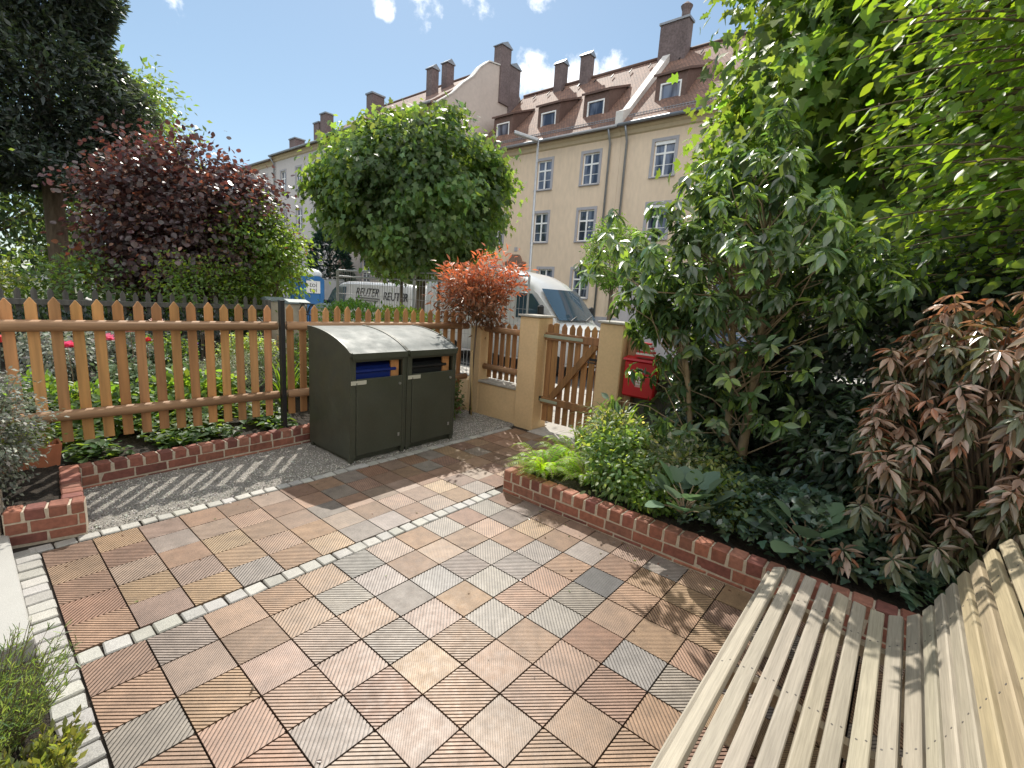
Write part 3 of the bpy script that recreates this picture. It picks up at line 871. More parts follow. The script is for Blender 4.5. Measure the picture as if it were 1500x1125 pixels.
# terracotta trough
e = empty('plant_trough', (-.95, 3.84, .2), 'terracotta trough at the foot of the picket fence by the silvery shrub', 'planter')
mb = MB(); V = []
for (dx, dy, z) in ((.19, .075, .2), (.215, .095, .385), (.2, .08, .385), (.19, .07, .34)):
    V += [(-.95 - dx, 3.83 - dy, z), (-.95 + dx, 3.83 - dy, z), (-.95 + dx, 3.83 + dy, z), (-.95 - dx, 3.83 + dy, z)]
Fc = [(3, 2, 1, 0)] + [(4 * j + i, 4 * j + (i + 1) % 4, 4 * j + 4 + (i + 1) % 4, 4 * j + 4 + i) for j in range(3) for i in range(4)] + [(12, 13, 14, 15)]
mb.add(V, Fc); mb.build('pot', mat('terracotta', (.42, .15, .075), .8, noise=[(14, .15)]), e)
# dark bin with a red lid behind the fence at the far left
e = empty('garden_bin', (-1.22, 5.0, .14), 'black garden bin with a red lid behind the left fence end', 'bin')
mb = MB(); mb.sweep([(-1.22, 5.0, .14), (-1.22, 5.0, 1.1)], [.2, .27], 20); mb.build('body', m_darkp, e)
mb = MB(); mb.sweep([(-1.22, 5.0, 1.1), (-1.22, 5.0, 1.15), (-1.22, 5.0, 1.19)], [.29, .29, .18], 20); mb.build('lid', m_red, e)
# ------------------------------------------------------------------ houses across the street
m_wallY = mat('cream_plaster', (.74, .59, .445), .9, noise=[(.35, .07, 6), (5, .06, 6)], bump=[(40, .25, .01)], stretch=(1, 1, .35))
m_wallG = mat('lilac_grey_plaster', (.56, .52, .52), .9, noise=[(.3, .05), (6, .05, 6)])
m_wallC = mat('pale_plaster', (.58, .5, .45), .9, noise=[(.3, .06), (5, .06, 6)], bump=[(40, .25, .01)])
m_trim = mat('grey_trim', (.4, .39, .42), .85, noise=[(5, .06)])
m_corn = mat('cornice_plaster', (.56, .45, .31), .85, noise=[(5, .06)])
m_frame = mat('window_frame', (.86, .86, .86), .45)
m_zinc = mat('zinc', (.3, .31, .33), .45, metal=.6, noise=[(4, .1)])
m_chim = mat('chimney_brick', (.17, .13, .13), .9, noise=[(9, .25, 5), (1.2, .15)], bump=[(18, .5, .03)])
m_dorm = mat('dormer_cladding', (.14, .085, .07), .8, noise=[(12, .2), (1.2, .12)])
m_door = mat('brown_stone', (.24, .15, .11), .8, noise=[(8, .2)])
m_cope = mat('coping', (.66, .63, .6), .7, noise=[(5, .1)])
m_pane, nt, out = nmat('pane_glass')
N = nt.nodes; L = nt.links
b = N.new('ShaderNodeBsdfPrincipled'); b.inputs['Roughness'].default_value = .03; b.inputs['Specular IOR Level'].default_value = .9
tcn = N.new('ShaderNodeTexCoord'); nn = N.new('ShaderNodeTexNoise'); nn.inputs['Scale'].default_value = .9
mp = N.new('ShaderNodeMapping'); mp.inputs['Scale'].default_value = (1, 2.5, .5); oi = N.new('ShaderNodeObjectInfo'); va = N.new('ShaderNodeVectorMath'); va.operation = 'ADD'; cb = N.new('ShaderNodeCombineXYZ'); ml_ = N.new('ShaderNodeMath'); ml_.operation = 'MULTIPLY'; ml_.inputs[1].default_value = 57.0
L.new(oi.outputs['Random'], ml_.inputs[0]); L.new(ml_.outputs[0], cb.inputs[0]); L.new(ml_.outputs[0], cb.inputs[1]); L.new(tcn.outputs['Object'], va.inputs[0]); L.new(cb.outputs[0], va.inputs[1]); L.new(va.outputs[0], mp.inputs[0]); L.new(mp.outputs[0], nn.inputs['Vector'])
rp = N.new('ShaderNodeValToRGB'); rp.color_ramp.elements[0].position = .42; rp.color_ramp.elements[0].color = (.02, .025, .05, 1); rp.color_ramp.elements[1].position = .6; rp.color_ramp.elements[1].color = (.19, .22, .3, 1)
L.new(nn.outputs[0], rp.inputs[0]); L.new(rp.outputs[0], b.inputs['Base Color']); L.new(b.outputs[0], out.inputs[0])
# roof tiles: rows of plain tiles along the slope
m_roof, nt, out = nmat('roof_tiles')
N = nt.nodes; L = nt.links
b = N.new('ShaderNodeBsdfPrincipled'); b.inputs['Roughness'].default_value = .75
tcn = N.new('ShaderNodeTexCoord'); sp = N.new('ShaderNodeSeparateXYZ'); L.new(tcn.outputs['Object'], sp.inputs[0])
cbn = N.new('ShaderNodeCombineXYZ'); L.new(sp.outputs[1], cbn.inputs[0]); L.new(sp.outputs[2], cbn.inputs[1])
bt = N.new('ShaderNodeTexBrick'); bt.inputs['Scale'].default_value = 1; bt.inputs['Brick Width'].default_value = .19; bt.inputs['Row Height'].default_value = .125; bt.inputs['Mortar Size'].default_value = .012
bt.inputs['Color1'].default_value = (.27, .15, .105, 1); bt.inputs['Color2'].default_value = (.185, .105, .08, 1); bt.inputs['Mortar'].default_value = (.08, .05, .04, 1)
L.new(cbn.outputs[0], bt.inputs['Vector'])
nz = N.new('ShaderNodeTexNoise'); nz.inputs['Scale'].default_value = .9; nz.inputs['Detail'].default_value = 8; L.new(tcn.outputs['Object'], nz.inputs['Vector'])
mr = N.new('ShaderNodeMapRange'); mr.inputs[1].default_value = .3; mr.inputs[2].default_value = .7; mr.inputs[3].default_value = .75; mr.inputs[4].default_value = 1.3; L.new(nz.outputs[0], mr.inputs[0])
mx = N.new('ShaderNodeMix'); mx.data_type = 'RGBA'; mx.blend_type = 'MULTIPLY'; mx.inputs[0].default_value = 1
L.new(bt.outputs[0], mx.inputs[6]); L.new(mr.outputs[0], mx.inputs[7]); L.new(mx.outputs[2], b.inputs['Base Color'])
bp = N.new('ShaderNodeBump'); bp.inputs['Strength'].default_value = .8; bp.inputs['Distance'].default_value = .03; L.new(bt.outputs['Fac'], bp.inputs['Height']); bp.invert = True; L.new(bp.outputs[0], b.inputs['Normal'])
L.new(b.outputs[0], out.inputs[0])


def facade(mb, x, y0, y1, z0, z1, ops, dep=.16):
    """wall in the plane x, facing -x, with reveals of depth dep round the openings (y0,y1,z0,z1)"""
    ys = sorted({y0, y1, *[o[0] for o in ops], *[o[1] for o in ops]}); zs = sorted({z0, z1, *[o[2] for o in ops], *[o[3] for o in ops]})
    for a, b_ in zip(ys, ys[1:]):
        for c, d in zip(zs, zs[1:]):
            if any(o[0] - 1e-6 <= a and b_ <= o[1] + 1e-6 and o[2] - 1e-6 <= c and d <= o[3] + 1e-6 for o in ops): continue
            mb.add([(x, a, c), (x, b_, c), (x, b_, d), (x, a, d)], [(0, 3, 2, 1)])
    for a, b_, c, d in ops:
        for p, q in (((a, c), (b_, c)), ((b_, c), (b_, d)), ((b_, d), (a, d)), ((a, d), (a, c))):
            mb.add([(x, *p), (x, *q), (x + dep, *q), (x + dep, *p)], [(0, 1, 2, 3)])


def window(parent, x, ya, yb, za, zb, surround=True, blind=0, name='window', bars=True):
    """casement with transom and glazing bars; frame is the part, panes and sill its pieces"""
    mb = MB(); f = .065; xx = x + .1
    ym = (ya + yb) / 2; zt = za + (zb - za) * .66
    def bar(a, b_, c, d, o=0.0): mb.box(xx - o, xx + .05, a, b_, c, d)
    bar(ya, ya + f, za, zb); bar(yb - f, yb, za, zb); bar(ya + f, yb - f, za, za + f); bar(ya + f, yb - f, zb - f, zb)
    bar(ym - .05, ym + .05, za + f, zb - f, .012)
    if bars:
        bar(ya + f, ym - .05, zt - .045, zt + .045, .01); bar(ym + .05, yb - f, zt - .045, zt + .045, .01)
        zl = za + (zt - za) * .5
        bar(ya + f, ym - .05, zl - .014, zl + .014, -.01); bar(ym + .05, yb - f, zl - .014, zl + .014, -.01)
    wdw = mb.build(name, m_frame, parent)
    mb = MB()
    for a, b_ in ((ya + f, ym - .05), (ym + .05, yb - f)):
        t_ = random.uniform(-.02, .02)
        mb.add([(xx + .03, a, za + f), (xx + .03 + t_, b_, za + f), (xx + .03 + t_ * .5, b_, zb - f), (xx + .03 + t_ * .2, a, zb - f)], [(0, 3, 2, 1)])
    mb.build('pane', m_pane, wdw)
    mb = MB(); mb.cbox(x - .1, x + .098, ya - .14, yb + .14, za - .075, za - .004, .008); mb.build('sill', m_trim, wdw)
    if surround:
        mb = MB(); s = .16; p = x - .025
        mb.box(p, x + .01, ya - s, ya - .002, za - .002, zb + s); mb.box(p, x + .01, yb + .002, yb + s, za - .002, zb + s); mb.box(p, x + .01, ya - .0015, yb + .0015, zb + .002, zb + s - .001)
        mb.build('surround', m_trim, wdw)
    if blind:
        mb = MB(); mb.box(x + .03, x + .095, ya + .02, yb - .02, zb - blind, zb - .003); mb.build('blind_box', m_frame, wdw)
    return wdw


def roof_shell(parent, x0, xr, x1, y0, y1, ze, zr, th=.18):
    mb = MB()
    def slab(a, b_):
        mb.add([(a[0], y0, a[1]), (a[0], y1, a[1]), (b_[0], y1, b_[1]), (b_[0], y0, b_[1]), (a[0], y0, a[1] - th), (a[0], y1, a[1] - th), (b_[0], y1, b_[1] - th), (b_[0], y0, b_[1] - th)],
               [(0, 1, 2, 3), (7, 6, 5, 4), (0, 4, 5, 1), (2, 6, 7, 3), (0, 3, 7, 4), (1, 5, 6, 2)])
    slab((x0, ze), (xr, zr)); slab((x1, ze), (xr, zr))
    r_ = mb.build('roof', m_roof, parent)
    mb = MB(); mb.sweep([(xr, y0, zr + .03), (xr, y1, zr + .03)], [.11, .11], 8); mb.build('ridge', m_dorm, r_, smooth=True)
    return r_


def chimney(parent, x0, x1, y0, y1, z0, z1, cap='gable', pot=False):
    mb = MB(); mb.box(x0, x1, y0, y1, z0, z1)
    c = mb.build('chimney', m_chim, parent)
    mb = MB(); o = .07
    if cap == 'gable':
        xm = (x0 + x1) / 2
        mb.prism([(x0 - o, z1 + .002), (x1 + o, z1 + .002), (x1 + o, z1 + .06), (xm, z1 + .34), (x0 - o, z1 + .06)], y0 - o, y1 + o, 1)
    else: mb.box(x0 - o, x1 + o, y0 - o, y1 + o, z1 + .002, z1 + .12)
    mb.build('chimney_cap', m_zinc, c)
    if pot:
        mb = MB(); ym = y0 + .35; xm = (x0 + x1) / 2; mb.sweep([(xm, ym, z1 + .1), (xm, ym, z1 + .55), (xm, ym, z1 + .8), (xm, ym, z1 + 1.0)], [.24, .24, .34, .1], 12); mb.build('chimney_pot', m_chim, c)
    return c


def dormer(parent, xf, yc, w_, zb, zt, x0, ze, sl, snow=True):
    """front wall at xf, roof plane z = ze + sl*(x-x0)"""
    d2 = .42
    zf = ze + sl * (xf - x0) - .1
    xb = (zt - d2 * xf - ze + sl * x0) / (sl - d2); zbk = ze + sl * (xb - x0)
    a, b_ = yc - w_ / 2, yc + w_ / 2
    mb = MB()
    ya, yb, za, zc = yc - .56, yc + .56, zb, zb + 1.26
    facade(mb, xf, a, b_, zf, zt, [(ya, yb, za, zc)], .12)
    for y in (a, b_):
        mb.add([(xf, y, zf), (xf, y, zt), (xb, y, zbk), (xf + .02, y, zf)], [(0, 1, 2)])
    d = mb.build('dormer', m_dorm, parent)
    mb = MB()
    o = .12
    mb.prism([(xf - o, zt + .02 - d2 * o), (xf - o, zt + .14 - d2 * o), (xb + .1, zbk + .12 + d2 * .1), (xb + .1, zbk + d2 * .1)], a - o, b_ + o, 1)
    mb.build('dormer_roof', m_dorm, d)
    mb = MB(); f = .075; xx = xf + .05
    for q in ((ya, ya + f, za, zc), (yb - f, yb, za, zc), (ya + f, yb - f, za, za + f), (ya + f, yb - f, zc - f, zc)): mb.box(xx - .06, xx + .04, *q)
    mb.box(xf - .03, xf - .002, ya - .08, yb + .08, za - .06, za - .004)
    mb.build('dormer_window', m_frame, d)
    mb = MB(); mb.add([(xx + .02, ya + f, za + f), (xx + .035, yb - f, za + f), (xx + .02, yb - f, zc - f), (xx + .01, ya + f, zc - f)], [(0, 3, 2, 1)]); mb.build('pane', m_pane, d)


def house(name, label, X, y0, y1, ze, zr, dxr, wallm, wins, door=None, dormers=(), depth=10.0, zbase=-.1, cornice=True):
    e = empty(name, (X, (y0 + y1) / 2, 0), label, 'house')
    ops = [(yc - w_ / 2, yc + w_ / 2, zs, zt) for (yc, w_, zs, zt, bl) in wins]
    mb = MB()
    facade(mb, X, y0, y1, zbase, ze, ops)
    mb.add([(X, y0, zbase), (X + depth, y0, zbase), (X + depth, y0, ze), (X + dxr, y0, zr - .2), (X, y0, ze)], [(0, 1, 2, 3, 4)])
    mb.add([(X, y1, zbase), (X + depth, y1, zbase), (X + depth, y1, ze), (X + dxr, y1, zr - .2), (X, y1, ze)], [(4, 3, 2, 1, 0)])
    mb.add([(X + depth, y0, zbase), (X + depth, y1, zbase), (X + depth, y1, ze), (X + depth, y0, ze)], [(0, 1, 2, 3)])
    mb.add([(X + .3, y0 + .01, zbase), (X + .3, y1 - .01, zbase), (X + .3, y1 - .01, ze), (X + .3, y0 + .01, ze)], [(0, 3, 2, 1)])
    mb.build('wall', wallm, e)
    sl = (zr - ze) / (dxr + .45)
    roof_shell(e, X - .45, X + dxr, X + depth + .45, y0, y1, ze + .1, zr)
    if cornice:
        mb = MB(); mb.prism([(X - .002, ze - .42), (X - .1, ze - .36), (X - .14, ze - .2), (X - .3, ze - .1), (X - .3, ze + .0), (X - .002, ze + .0)], y0 + .003, y1 - .003, 1); mb.build('cornice', m_corn, e)
    mb = MB(); mb.sweep([(X - .52, y0 + .02, ze + .02), (X - .52, y1 - .02, ze + .02)], [.085, .085], 8); mb.build('gutter', m_zinc, e, smooth=True)
    mb = MB(); mb.box(X - .06, X - .003, y0, y1, zbase, 1.0); mb.build('plinth', m_trim, e)
    for (yc, w_, zs, zt, bl) in wins: window(e, X, yc - w_ / 2, yc + w_ / 2, zs, zt, True, bl)
    for yc in dormers: dormer(e, X + .8, yc, 1.65, ze + .86, ze + 2.5, X - .45, ze + .1, sl)
    return e, sl

XY = 23.0
wl = []
for yc in (20.9, 17.25, 13.98):
    wl += [(yc, 1.06, 8.36, 10.03, 0), (yc, 1.06, 5.25, 6.98, 0)]
wl += [(20.9, 1.06, 2.1, 3.7, 0), (14.05, 1.06, 2.0, 3.62, 0), (16.6, 1.06, 2.0, 3.62, 0)]
hA, sl = house('apartment_house', 'cream house with dormers between the round street tree and the white roof coping', XY, 12.2, 23.5, 11.0, 16.45, 5.0, m_wallY, wl, dormers=(21.6, 17.85, 14.5))
wl = []
for yc in (9.68, 5.9, 2.0, -2.0, -6.0):
    wl += [(yc, 1.1, 8.36, 10.05, .16), (yc, 1.1, 5.25, 6.98, .16), (yc, 1.1, 2.1, 3.7, 0)]
hB, sl = house('apartment_house', 'cream house right of the white roof coping, mostly hidden by trees, with the widest chimney', XY, -12, 12.19, 11.02, 16.5, 5.0, m_wallY, wl, dormers=(10.1, 5.6, 1.0, -4.0))
# party-wall coping, chimneys, downpipes, roof fittings
mb = MB(); w0, w1 = 11.98, 12.42
mb.prism([(XY - .45, 11.0), (XY - .45, 11.75), (XY + .2, 12.05), (XY + 5.0, 16.95), (XY + 5.1, 16.3), (XY + .1, 11.0)], w0, w1, 1); mb.build('parapet', m_cope, hB)
chimney(hB, XY + 4.3, XY + 5.0, 11.1, 12.75, 15.4, 17.9, 'flat', True)
chimney(hA, XY + 4.5, XY + 5.1, 19.75, 20.45, 15.4, 17.7); chimney(hA, XY + 4.5, XY + 5.1, 17.65, 18.35, 15.4, 17.7)
for hh, yy in ((hA, 12.75), (hB, 11.75)):
    mb = MB(); mb.sweep([(XY - .5, yy, 10.95), (XY - .35, yy, 10.6), (XY - .1, yy + .05, 10.3), (XY - .1, yy + .05, 0)], [.06, .06, .06, .06], 8); mb.build('downpipe', m_zinc, hh, smooth=True)
for hh, ya, yb in ((hA, 12.6, 23.3), (hB, -8, 11.9)):
    mb = MB()
    for z_, x_ in ((11.5, -.05), (11.62, -.0)): mb.sweep([(XY + x_ - .02, ya, z_), (XY + x_ - .02, yb, z_)], [.018, .018], 5)
    y = ya
    while y < yb:
        mb.box(XY - .03, XY - .01, y, y + .02, 11.38, 11.66); y += .16
    mb.build('snow_guard', m_zinc, hh)
    mb = MB(); y = ya + .6
    while y < yb:
        mb.obox((XY + 4.3, y, 15.9), [(unit(np.array([1, 0, 1.0]))), (0, 1, 0), unit(np.array([-1, 0, 1.0]))], (.22, .012, .03)); y += 1.25
    mb.build('roof_hook', m_black, hh)
mb = MB(); mb.cbox(XY - .03, XY - .001, 18.98, 19.22, 4.72, 4.98, .004); mb.build('number_plate', m_trim, hA)
mb = MB(); mb.prism([(18.2, 3.8), (19.8, 3.8), (19.8, 4.05), (19.5, 4.1), (19.35, 4.4), (19.25, 4.5), (18.75, 4.5), (18.65, 4.4), (18.5, 4.1), (18.2, 4.05)], XY - .22, XY - .003, 0)
mb.box(XY - .12, XY - .004, 18.3, 18.55, 0, 3.799); mb.box(XY - .12, XY - .004, 19.45, 19.7, 0, 3.799)
d = mb.build('doorway', m_door, hA)
mb = MB(); mb.box(XY - .03, XY - .006, 18.551, 19.449, 0, 3.5); mb.build('door', m_dorm, d)

XG = 19.9
wl = []
for yc in (25.2, 28.4, 31.6, 34.8):
    wl += [(yc, 1.0, 9.6, 11.4, 0), (yc, 1.0, 6.3, 8.0, 0), (yc, 1.0, 2.2, 3.9, 0)]
hC, sl = house('apartment_house', 'taller pale house whose blank curved gable wall rises above the cream roof', XG, 23.8, 37.0, 13.4, 17.3, 5.0, m_wallC, wl, depth=10.5)
mb = MB(); gp = [(19.55, 13.3), (20.9, 14.3), (21.8, 15.2), (22.7, 15.95), (23.3, 16.7), (24.1, 17.35), (25.7, 17.6), (26.2, 17.35), (26.7, 16.6), (27.3, 16.3), (30.2, 13.3), (30.2, -.1), (19.9, -.1), (19.9, 12.9), (19.55, 12.9)]
mb.prism(gp, 23.502, 23.86, 1); g_ = mb.build('gable', m_wallC, hC)
mb = MB(); V = []; Fc = []
for k, (x, z) in enumerate(gp[:11]): V += [(x, 23.44, z + .005), (x, 23.92, z + .005), (x, 23.44, z + .09), (x, 23.92, z + .09)]
for k in range(10):
    q = 4 * k; Fc += [(q + 2, q + 6, q + 7, q + 3), (q, q + 4, q + 6, q + 2), (q + 1, q + 3, q + 7, q + 5)]
mb.add(V, Fc); mb.build('gable_coping', m_cope, g_)
chimney(hC, 25.2, 26.2, 23.38, 24.1, 15.2, 18.85); chimney(hC, 26.21, 27.3, 23.38, 24.1, 12.8, 17.9)
chimney(hC, 21.85, 22.45, 26.7, 27.3, 14.2, 16.9); chimney(hC, 23.2, 23.85, 26.7, 27.3, 14.2, 17.75); chimney(hC, 21.6, 22.7, 33.5, 34.3, 14.2, 16.6, 'flat')
wl = []
for yc in (39.4, 42.6, 45.6):
    wl += [(yc, 1.0, 10.0, 11.9, 0), (yc, 1.0, 6.6, 8.4, 0), (yc, 1.0, 2.3, 4.1, 0)]
hD, sl = house('apartment_house', 'lilac-grey house in the distance between the purple tree and the round street tree', XG + .2, 37.03, 47.4, 13.3, 16.2, 5.2, m_wallG, wl, dormers=())
chimney(hD, 23.4, 24.2, 45.2, 46.2, 14, 17.0, 'flat'); chimney(hD, 23.4, 24.2, 43.9, 44.9, 14, 17.6, 'flat')
mb = MB(); mb.sweep([(XG - .3, 47.2, 13.2), (XG + .05, 47.2, 12.7), (XG + .05, 47.2, 0)], [.07] * 3, 8); mb.build('downpipe', m_zinc, hD, smooth=True)
mb = MB(); mb.prism([(33.5, 0), (35.6, 0), (35.6, 3.4), (35.2, 3.9), (34.55, 4.2), (33.9, 3.9), (33.5, 3.4)], XG - .16, XG - .004, 0); mb.build('doorway', m_door, hC)
wl = []
for yc in (49.5, 52.5, 55.3):
    wl += [(yc, 1.0, 10.0, 11.9, 0), (yc, 1.0, 6.6, 8.4, 0), (yc, 1.0, 2.3, 4.1, 0)]
hE, sl = house('apartment_house', 'farthest grey house, only its upper floor showing above the purple tree', XG + .2, 47.43, 56.6, 13.0, 15.6, 5.2, m_wallG, wl)
chimney(hE, 23.2, 24.2, 49.6, 50.9, 14, 16.2, 'flat')

# ------------------------------------------------------------------ vehicles
m_van = mat('white_paint_body', (.72, .73, .74), .28, coat=.6, noise=[(1.5, .03)])
m_glass, nt, out = nmat('car_glass')
b = nt.nodes.new('ShaderNodeBsdfPrincipled'); b.inputs['Base Color'].default_value = (.045, .085, .12, 1); b.inputs['Roughness'].default_value = .02; b.inputs['Specular IOR Level'].default_value = 1.0
nt.links.new(b.outputs[0], out.inputs[0])
m_tyre = mat('tyre', (.018, .018, .018), .85)
m_lamp = mat('lamp_glass', (.6, .62, .64), .1)
m_letter = mat('lettering', (.03, .03, .04), .5)

def text_mesh(txt, name, material, parent, M, size, shear=0.0, extr=.002, font_space=1.0):
    cu = bpy.data.curves.new(name, 'FONT'); cu.body = txt; cu.size = size; cu.extrude = extr; cu.shear = shear; cu.align_x = 'CENTER'; cu.align_y = 'CENTER'; cu.space_character = font_space
    o = bpy.data.objects.new(name, cu); COL.objects.link(o)
    dg = bpy.context.evaluated_depsgraph_get()
    me = bpy.data.meshes.new_from_object(o.evaluated_get(dg))
    bpy.data.objects.remove(o); bpy.data.curves.remove(cu)
    me.transform(M); me.materials.clear(); me.materials.append(material); me.name = name
    ob = bpy.data.objects.new(name, me); ob.parent = parent; COL.objects.link(ob)
    return ob

def loft(mb, stations, half):
    """stations: (y, [(halfwidth, z) ...]) from the sill up to the roof line; mirrored into a closed body"""
    rings = []
    for y, pr in stations:
        rings.append([(w_, y, z) for w_, z in pr] + [(-w_, y, z) for w_, z in pr[::-1]])
    n = len(rings[0]); b0 = [p for r_ in rings for p in r_]
    Fc = [tuple(range(n))[::-1], tuple((len(rings) - 1) * n + k for k in range(n))]
    for j in range(len(rings) - 1):
        for k in range(n): Fc.append((j * n + k, j * n + (k + 1) % n, (j + 1) * n + (k + 1) % n, (j + 1) * n + k))
    mb.add(b0, Fc)

def wheel(parent, x, y, r, wd=.2):
    mb = MB(); mb.sweep([(x - wd / 2, y, r), (x - wd / 2 + .02, y, r), (x + wd / 2 - .02, y, r), (x + wd / 2, y, r)], [r * .94, r, r, r * .94], 24)
    wh = mb.build('wheel', m_tyre, parent, local=True)
    mb = MB(); mb.tube((x - wd / 2 - .006, y, r), (x + wd / 2 + .006, y, r), r * .6, n=20); mb.build('rim', m_steel, wh, local=True)

# tall white van: nose towards -y (local y grows to the rear)
e = empty('delivery_van', (9.22, 4.35, -.06), 'tall white high-roof van parked with its windscreen showing above the garden gate', 'van')
def pr(hw, zb, zt, rw): return [(hw * .93, .32), (hw, .55), (hw * 1.0, 1.0), (hw * .985, min(1.25, zt - .12)), (hw * rw + (1 - rw) * hw * .25, zt - max(.1, (zt - 1.25) * .18)), (hw * rw * .86, zt - .04), (hw * rw * .45, zt)]
st = [(0.0, pr(.78, .3, .92, .92)), (.06, pr(.9, .3, 1.02, .94)), (.25, pr(.97, .3, 1.12, .93)), (.62, pr(.99, .3, 1.24, .92)), (.85, pr(.99, .3, 1.36, .9)), (1.15, pr(.99, .3, 1.72, .88)), (1.5, pr(.99, .3, 2.12, .86)), (1.75, pr(.99, .3, 2.31, .86)), (2.2, pr(.99, .3, 2.5, .86)), (3.0, pr(.99, .3, 2.62, .87)), (5.55, pr(.99, .3, 2.62, .87)), (5.8, pr(.97, .3, 2.52, .86))]
mb = MB(); loft(mb, st, 1); mb.build('body', m_van, e, smooth=True, local=True, angle=40)
# windscreen, following the nose
mb = MB(); V = []
for (y, z, hw) in ((.80, 1.345, .87), (1.03, 1.6, .86), (1.25, 1.855, .84), (1.46, 2.085, .80)):
    for k in range(7):
        q = -1 + 2 * k / 6
        V.append((hw * q, y - .055 * (1 - q * q) + .012 * abs(q), z + .035 - .0 * q))
Fc = [(7 * j + k, 7 * j + k + 1, 7 * j + 8 + k, 7 * j + 7 + k) for j in range(3) for k in range(6)]
mb.add(V, Fc); ws = mb.build('windscreen', m_glass, e, smooth=True, local=True)
mb = MB()
for q in (-.45, .25): mb.sweep([(q, .74, 1.365), (q + .25, .80, 1.44), (q + .5, .87, 1.5)], [.012, .012, .008], 6)
mb.build('wiper', m_black, ws, local=True)
mb = MB()
mb.prism([(1.12, 1.36), (2.1, 1.36), (2.1, 1.98), (1.62, 1.98), (1.42, 1.78)], -1.0, -.972, 0); mb.build('side_window', m_glass, e, local=True)
mb = MB(); mb.prism([(1.12, 1.36), (2.1, 1.36), (2.1, 1.98), (1.62, 1.98), (1.42, 1.78)], .972, 1.0, 0); mb.build('side_window', m_glass, e, local=True)
for s_ in (-1, 1):
    mb = MB(); mb.cbox(s_ * 1.17 - .09, s_ * 1.17 + .09, 1.12, 1.24, 1.36, 1.72, .04); mb.tube((s_ * .97, 1.2, 1.45), (s_ * 1.1, 1.18, 1.5), .03); mb.build('mirror', m_black, e, local=True)
    mb = MB(); mb.cbox(s_ * .72 - .16, s_ * .72 + .16, -.01, .12, .78, 1.0, .03); mb.build('headlight', m_lamp, e, local=True)
    wheel(e, s_ * .88, .95, .35); wheel(e, s_ * .88, 4.6, .35)
mb = MB(); mb.cbox(-.48, .48, -.025, .05, .72, .93, .02); mb.cbox(-.85, .85, -.06, .1, .36, .6, .04); mb.build('grille', m_black, e, local=True)
mb = MB(); mb.cbox(-.3, .3, .3, .5, 1.155, 1.165, .003); mb.build('bonnet_vent', m_black, e, local=True)

# low white lettered van: nose towards +y
e = empty('panel_van', (9.1, 13.35, -.06), 'low white van with dark serif lettering parked behind the mesh fence', 'van')
def pr2(hw, zt, rw): return [(hw * .93, .3), (hw, .5), (hw, .95), (hw * .985, min(1.1, zt - .08)), (hw * rw, zt - .1), (hw * rw * .9, zt - .03), (hw * rw * .5, zt)]
st = [(-2.5, pr2(.88, 1.95, .86)), (-2.35, pr2(.93, 2.03, .87)), (-1.6, pr2(.95, 2.06, .88)), (1.3, pr2(.95, 2.06, .88)), (1.8, pr2(.95, 1.98, .86)), (2.2, pr2(.95, 1.7, .86)), (2.65, pr2(.95, 1.28, .9)), (2.85, pr2(.94, 1.16, .92)), (3.35, pr2(.9, 1.02, .94)), (3.48, pr2(.78, .85, .94))]
mb = MB(); loft(mb, st, 1); bd = mb.build('body', m_van, e, smooth=True, local=True, angle=40)
for s_ in (-1, 1):
    mb = MB(); xx = s_ * .9
    mb.prism([(1.25, 1.12), (2.55, 1.12), (2.05, 1.68), (1.75, 1.84), (1.25, 1.84)], xx - .06, xx + .06, 0); mb.build('side_window', m_glass, e, local=True)
    wheel(e, s_ * .85, -1.5, .32); wheel(e, s_ * .85, 2.25, .32)
    mb = MB(); mb.cbox(s_ * 1.06 - .08, s_ * 1.06 + .08, 2.3, 2.4, 1.1, 1.32, .03); mb.build('mirror', m_black, e, local=True)
    mb = MB(); mb.cbox(s_ * .68 - .15, s_ * .68 + .15, 3.3, 3.44, .72, .9, .03); mb.build('headlight', m_lamp, e, local=True)
mb = MB(); V = []
for (y, z, hw) in ((2.63, 1.32, .82), (2.22, 1.72, .76), (1.84, 1.975, .7)):
    for k in range(5):
        q = -1 + .5 * k; V.append((hw * q, y + .04 * (1 - q * q), z + .02))
mb.add(V, [(5 * j + k, 5 * j + k + 1, 5 * j + 6 + k, 5 * j + 5 + k) for j in range(2) for k in range(4)]); mb.build('windscreen', m_glass, e, smooth=True, local=True)
Ms = Matrix(((0, 0, -1, 0), (-1, 0, 0, 0), (0, 1, 0, 0), (0, 0, 0, 1)))   # text x -> -y, text y -> z, facing -x
def side_text(t, y, z, size, sh=0.0, sp=1.0):
    M = Matrix.Translation((-.935 + .11 * (z - 1.1), y, z)) @ Matrix.Rotation(rad(6.3), 4, 'Y') @ Ms
    return text_mesh(t, 'lettering', m_letter, bd, M, size, sh, .012, sp)
mb = MB()
for y_ in (1.2, .05, -1.15): mb.box(-.958, -.93, y_, y_ + .014, .5, 1.12)
mb.box(-.966, -.93, -2.2, 1.15, .86, .9); mb.box(-.975, -.94, 1.02, 1.14, 1.0, 1.03); mb.box(-.975, -.94, -.1, .02, 1.0, 1.03)
mb.build('door_trim', m_black, bd, local=True)
side_text('REUTER', -.1, 1.68, .4, .25); side_text('REUTER', -1.75, 1.6, .38, 0)
mb = MB(); mb.box(-.92, -.88, -.9, .55, 1.48, 1.505); mb.box(-.925, -.88, -.8, .3, 1.40, 1.42); mb.build('lettering', m_letter, bd, local=True)

